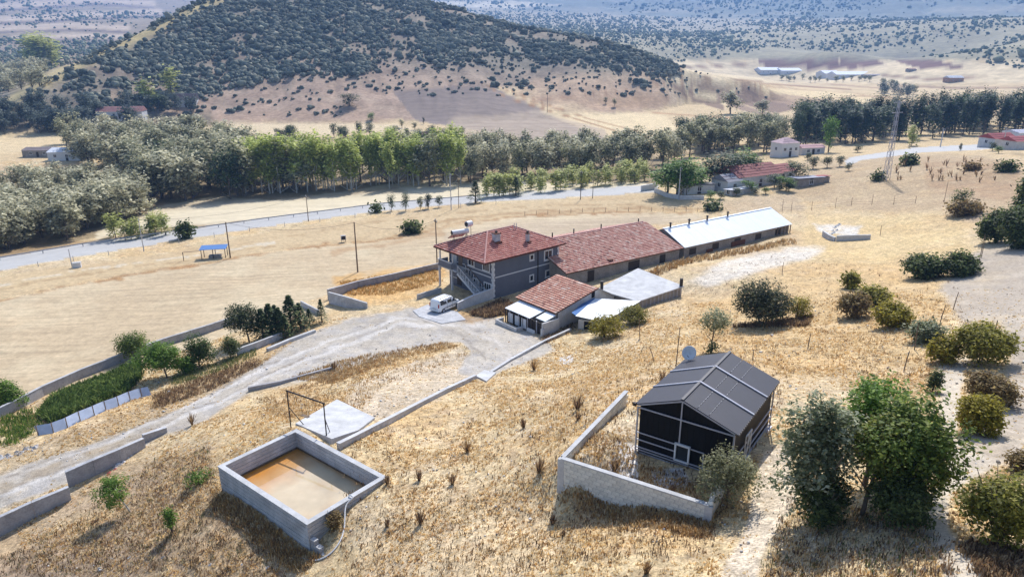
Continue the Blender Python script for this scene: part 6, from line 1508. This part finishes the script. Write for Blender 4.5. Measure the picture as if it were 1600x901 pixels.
# blue shelter, boxes
def shelter():
    b = G(314, 406); t = rootat('field_shelter', 'small field shelter with a blue sheet roof beside the leaning pole', 'shelter', b, 78)
    for x in (.1, 2.0, 4.0):
        for y in (.1, 2.2): box('post', mDark, t, (x, y, -.3), (x+.1, y+.1, 1.75))
    MB().slab([(-.1,-.1,1.8),(4.3,-.1,1.8),(4.3,2.5,1.95),(-.1,2.5,1.95)], .06).build('roof_sheet', mMetalB, t)
    box('trough', mDirtW, t, (1.2, .4, -.2), (3.2, 1.6, .5)); MB().bar((-2.8,.1,1.5),(0,.1,1.6),.06).build('rail', mDark, t); box('post', mDark, t, (-2.85, .05, -.3), (-2.75, .15, 1.5))
shelter()
b = G(537, 378); t = rootat('meter_box', 'grey metal meter box on legs at the edge of the stubble field', 'box', b, 70)
box('cabinet', mConc, t, (-.45, -.25, .45), (.45, .3, 1.25)); box('door', mDark, t, (-.36, -.27, .5), (.36, -.253, 1.2))
for x in (-.4, .35): box('leg', mDark, t, (x, -.05, -.2), (x + .06, .05, .45))
b = G(120, 418); t = rootat('roadside_box', 'small white cabinet at the foot of the roadside pole on the left', 'box', b, 70)
box('cabinet', mWhite, t, (-.5, -.3, -.1), (.7, .4, .85)); box('lid', mConcL, t, (-.55, -.35, .853), (.75, .45, .92))
# poles -----------------------------------------------------------
TOPS = {}
def pole(px, py, ytop, label, m, arm=0, r=.11, group='poles carrying wires across the valley', az=60, key=None, xtop=None):
    b = G(px, py); H = top_z(b, ytop) - b.z; t = thing('utility_pole', label, 'pole', b, az2rot(az), group)
    lx = 0
    MB().tube([(0,0,-.4),(0,0,H)], [r, r*.7], 7).build('shaft', m, t)
    if arm:
        MB().bar((0,-arm,H-.35),(0,arm,H-.35), .1).build('crossarm', mDark, t)
        for y in (-arm*.9, 0, arm*.9): MB().tube([(0,y,H-.3),(0,y,H-.02 if y else H+.2)], .05, 6).build('insulator', mWhite, t)
    TOPS[key or (px, py)] = b + Vector((0, 0, H))
    return t
pole(360, 403, 347, 'dark wooden pole beside the blue-roofed field shelter', mWood, .0, .13, key='a')
pole(559, 425, 347, 'dark wooden pole in the middle of the stubble field', mWood, .0, .13, key='b')
pole(683, 414, 343, 'tall pole with a crossarm behind the left corner of the grey house', mWood, .5, .11, key='c')
pole(482, 346, 306, 'slim pole beside the road behind the stubble field', mWood, .6, .1, key='d')
pole(705, 328, 272, 'slim tall pole beside the road before the poplars, left of a pair', mConc, .6, .11, key='e')
pole(717, 325, 280, 'slim pole beside the road before the poplars, right of a pair', mWood, .0, .09)
pole(907, 312, 268, 'slim pole standing before the saplings on the road, left of a pair', mDark, .5, .1, key='f')
pole(926, 310, 282, 'shorter pole standing before the saplings on the road, right of a pair', mDark, 0, .09)
pole(1060, 312, 262, 'pale blue-grey concrete pole in front of the bright green tree', mConcL, .6, .16, key='g')
pole(113, 418, 389, 'short pole above the small white roadside cabinet', mConc, 0, .08)
pole(225, 393, 343, 'thin pole in the saplings below the left grove', mConc, .4, .09, key='h')
pole(1469, 230, 201, 'pale pole beside the road before the dark wood', mConcL, .6, .18, key='i')
pole(855, 176, 145, 'slim dark pole in the sandy field behind the river wood', mDark, .8, .14)
pole(60, 206, 186, 'pale pole on the far bank behind the left grove', mConcL, .8, .2)
pole(153, 212, 191, 'pale pole beside the far dark trees on the left', mConcL, .8, .2)
pole(202, 158, 142, 'double pale post at the foot of the scrub hill', mConcL, .8, .25)
pole(1566, 232, 200, 'slim pole beside the far right houses', mConcL, .4, .14)
pole(1445, 160, 142, 'left far pole on the sandy plain', mDark, 1, .16); pole(1468, 160, 142, 'right far pole on the sandy plain', mDark, 1, .16)
def wire(a, b, sag, label):
    P = [a.lerp(b, k/16) - Vector((0, 0, sag*4*(k/16)*(1-k/16))) for k in range(17)]
    tag(MB().tube(P, .022, 3, cap=False).build('power_line', mDark), label, 'power line')
for (k1, k2, lb) in (('h','d','power line sagging from the left saplings to the slim roadside pole'), ('d','e','power line from the slim roadside pole to the pair before the poplars'), ('e','f','power line from the poplar pair to the saplings pair'), ('f','g','power line from the saplings pair to the pale concrete pole'), ('a','b','power line between the two dark poles of the stubble field'), ('b','c','power line from the stubble field pole to the pole behind the house')):
    wire(TOPS[k1] + Vector((0,0,-.1)), TOPS[k2] + Vector((0,0,-.1)), 1.2, lb)
# lattice pylon
def pylon():
    b = G(1384, 282); H = top_z(b, 158) - b.z; t = thing('lattice_pylon', 'tall pale steel lattice pylon on the upper slope beside the road', 'pylon', b, .4)
    w0, w1 = .6, .18; cor = [(-1,-1),(1,-1),(1,1),(-1,1)]; mP = mSteel
    for sx, sy in cor: MB().bar((sx*w0, sy*w0, -.5), (sx*w1, sy*w1, H), .06).build('leg', mP, t)
    n_ = 9; mb = MB()
    for k in range(n_):
        t0, t1 = k/n_, (k+1)/n_; a = w0 + (w1-w0)*t0; c = w0 + (w1-w0)*t1
        for i in range(4):
            p, q = cor[i], cor[(i+1) % 4]
            mb.bar((p[0]*a, p[1]*a, H*t0), (q[0]*c, q[1]*c, H*t1), .035); mb.bar((q[0]*a, q[1]*a, H*t0), (p[0]*c, p[1]*c, H*t1), .035); mb.bar((p[0]*c, p[1]*c, H*t1), (q[0]*c, q[1]*c, H*t1), .035)
    mb.build('lattice', mP, t)
    for z in (H - .3, H - 2.5): MB().bar((-1.6, 0, z), (1.6, 0, z), .1).build('crossarm', mP, t)
pylon()
# fence posts and stakes --------------------------------------------
def post(px, py, ytop, label, m=None, lean=0, r=.045, group='fence posts on the dry slope'):
    b = G(px, py); H = max(.3, top_z(b, ytop) - b.z); tag(MB().tube([(0,0,-.2),(lean*H*.5,0.02,H*.55),(lean*H,0,H)], [r, r*.9, r*.7], 5).build('fence_post', m or mWood, None, b), label, 'post', group)
for px, py, yt, ln, lb in [(1000,530,497,-.1,'leaning crooked post right of the metal lean-to'),(1000,553,540,.4,'short stake, left of two, above the dark shed'),(1023,565,543,-.4,'short leaning stake, right of two, above the dark shed'),(1056,575,511,.02,'tall straight post standing behind the satellite dish'),(1176,562,546,0,'short post behind the ridge of the dark shed'),(1412,580,548,.08,'brown post behind the tree clump'),(1429,546,503,-.05,'post inside the grey-green thin bush'),(1468,507,476,.1,'post left of the grey path, lower of two'),(1489,484,456,.1,'post left of the grey path, upper of two'),(1222,428,410,0,'lone post right of the yellow-brown bush near the bare yard'),(1529,412,366,0,'left of the twin posts by the path bend'),(1533,403,370,0,'right of the twin posts by the path bend'),(1375,368,352,0,'post beside the small ruin'),(1262,545,520,.05,'thin stake in the grass behind the tree clump'),(1543,566,500,0,'post hidden in the large olive-green bush'),(1475,316,284,0,'tall thin post on the upper right slope, left'),(1519,305,296,0,'short post on the upper right slope, right')]:
    post(px, py, yt, lb, lean=ln)
fr = [(1222,330,312),(1236,330,315),(1268,328,314),(1305,325,309),(1330,321,308),(1362,321,304),(1396,320,305),(1430,318,306)]
for k, (px, py, yt) in enumerate(fr): post(px, py, yt, 'weathered post of the old wire fence behind the white barn', group='posts of the old wire fence behind the white barn')
P_ = [G(px, py) for px, py, _ in fr]
for k in (0.35, .75):
    mb = MB()
    for a, b in zip(P_[:-1], P_[1:]): mb.bar(a + Vector((0,0,k)), b + Vector((0,0,k)), .02)
    tag(mb.build('fence_wire', mDark), 'lower wire of the old fence behind the white barn' if k < .5 else 'upper wire of the old fence behind the white barn', 'wire')
for k in range(16):
    px = 820 + k * 18; py = np.interp(px, [820, 900, 1000, 1090], [337, 332, 330, 331])
    post(px, py, py - 7, 'small post along the edge between stubble field and dry strip', group='small posts along the stubble field edge', r=.05)
for k in range(14):
    px = 60 + k * 55; py = np.interp(px, [0,200,400,600,800], [424,392,358,333,316]) + 2
    post(px, py, py - 8, 'small marker post along the near edge of the valley road', group='marker posts along the valley road', r=.06, m=mConc)
for k in range(34):                       # dead thistles / vine stakes on the upper slope
    px = random.uniform(1400, 1560); py = random.uniform(250, 285)
    weed(px, py, random.uniform(7, 12), 'dead brown stalk in the thicket of stalks on the upper right slope', BRNP, 8, .05)
# guard rail beside the road
gr = [G(x, y) for x, y in ((0,407),(130,385),(300,361),(420,344),(600,321),(740,309))]
t = thing('guard_rail', 'low grey guard rail along the far edge of the valley road', 'guard rail', gr[0])
for a, b in zip(gr[:-1], gr[1:]):
    MB().bar(a - gr[0] + Vector((0,0,.6)), b - gr[0] + Vector((0,0,.6)), .06, .22).build('rail', mConcD, t)
    n_ = int((b-a).length / 5)
    for k in range(n_): p = a.lerp(b, k/n_) - gr[0]; box('post', mConcD, t, (p.x-.06, p.y-.06, p.z-.3), (p.x+.06, p.y+.06, p.z+.7))

for k, (bx, by, yt, kd, lb) in enumerate([(1170,301,282,'green_tree','green tree partly covering the farmhouse front'),(1210,293,272,'dark_tree','dark tree standing between the farmhouse and its annex'),(1228,298,276,'green_tree','green tree covering the right end of the farm annex'),(1150,306,292,'dark_tree','bush between the gabled shed and the sheet-roofed shelter'),(1180,304,294,'dark_tree','small green bush at the left foot of the red-roofed farmhouse'),(1196,303,292,'green_tree','small green bush in front of the red-roofed farmhouse'),(1218,298,286,'dark_tree','bush between the two red roofs of the farm'),(1232,300,284,'dark_tree','bush at the right front of the farm annex'),(1110,310,297,'green_tree','left bush of the hedge before the white long shed'),(1126,311,298,'dark_tree','right bush of the hedge before the white long shed'),(1262,250,238,'dark_tree','small tree hiding the left of the pink-roofed annex'),(1340,238,226,'dark_tree','small dark tree beside the road below the dark wood'),(1560,240,228,'green_tree','small green tree before the far right red roof')]):
    b = G(bx, by); belt_tree(kd, b, top_z(b, yt) - b.z, lb, wide=1.9, name='small_tree')
grass()
# ---------------------------------------------------------------- haze
def haze():
    mb = MB().box(-9800, -120, -120, 9800, 9600, 900); m = bpy.data.materials.new('haze_air'); m.use_nodes = True; N = m.node_tree.nodes
    N.remove(N['Principled BSDF']); v = N.new('ShaderNodeVolumePrincipled'); v.inputs['Color'].default_value = (.28, .52, 1, 1); v.inputs['Density'].default_value = HAZE; v.inputs['Anisotropy'].default_value = .2
    m.node_tree.links.new(v.outputs[0], N['Material Output'].inputs['Volume'])
    o = mb.build('haze', m); o['kind'] = 'stuff'; o['label'] = 'pale blue haze in the valley air'
HAZE = 0.00017
haze()
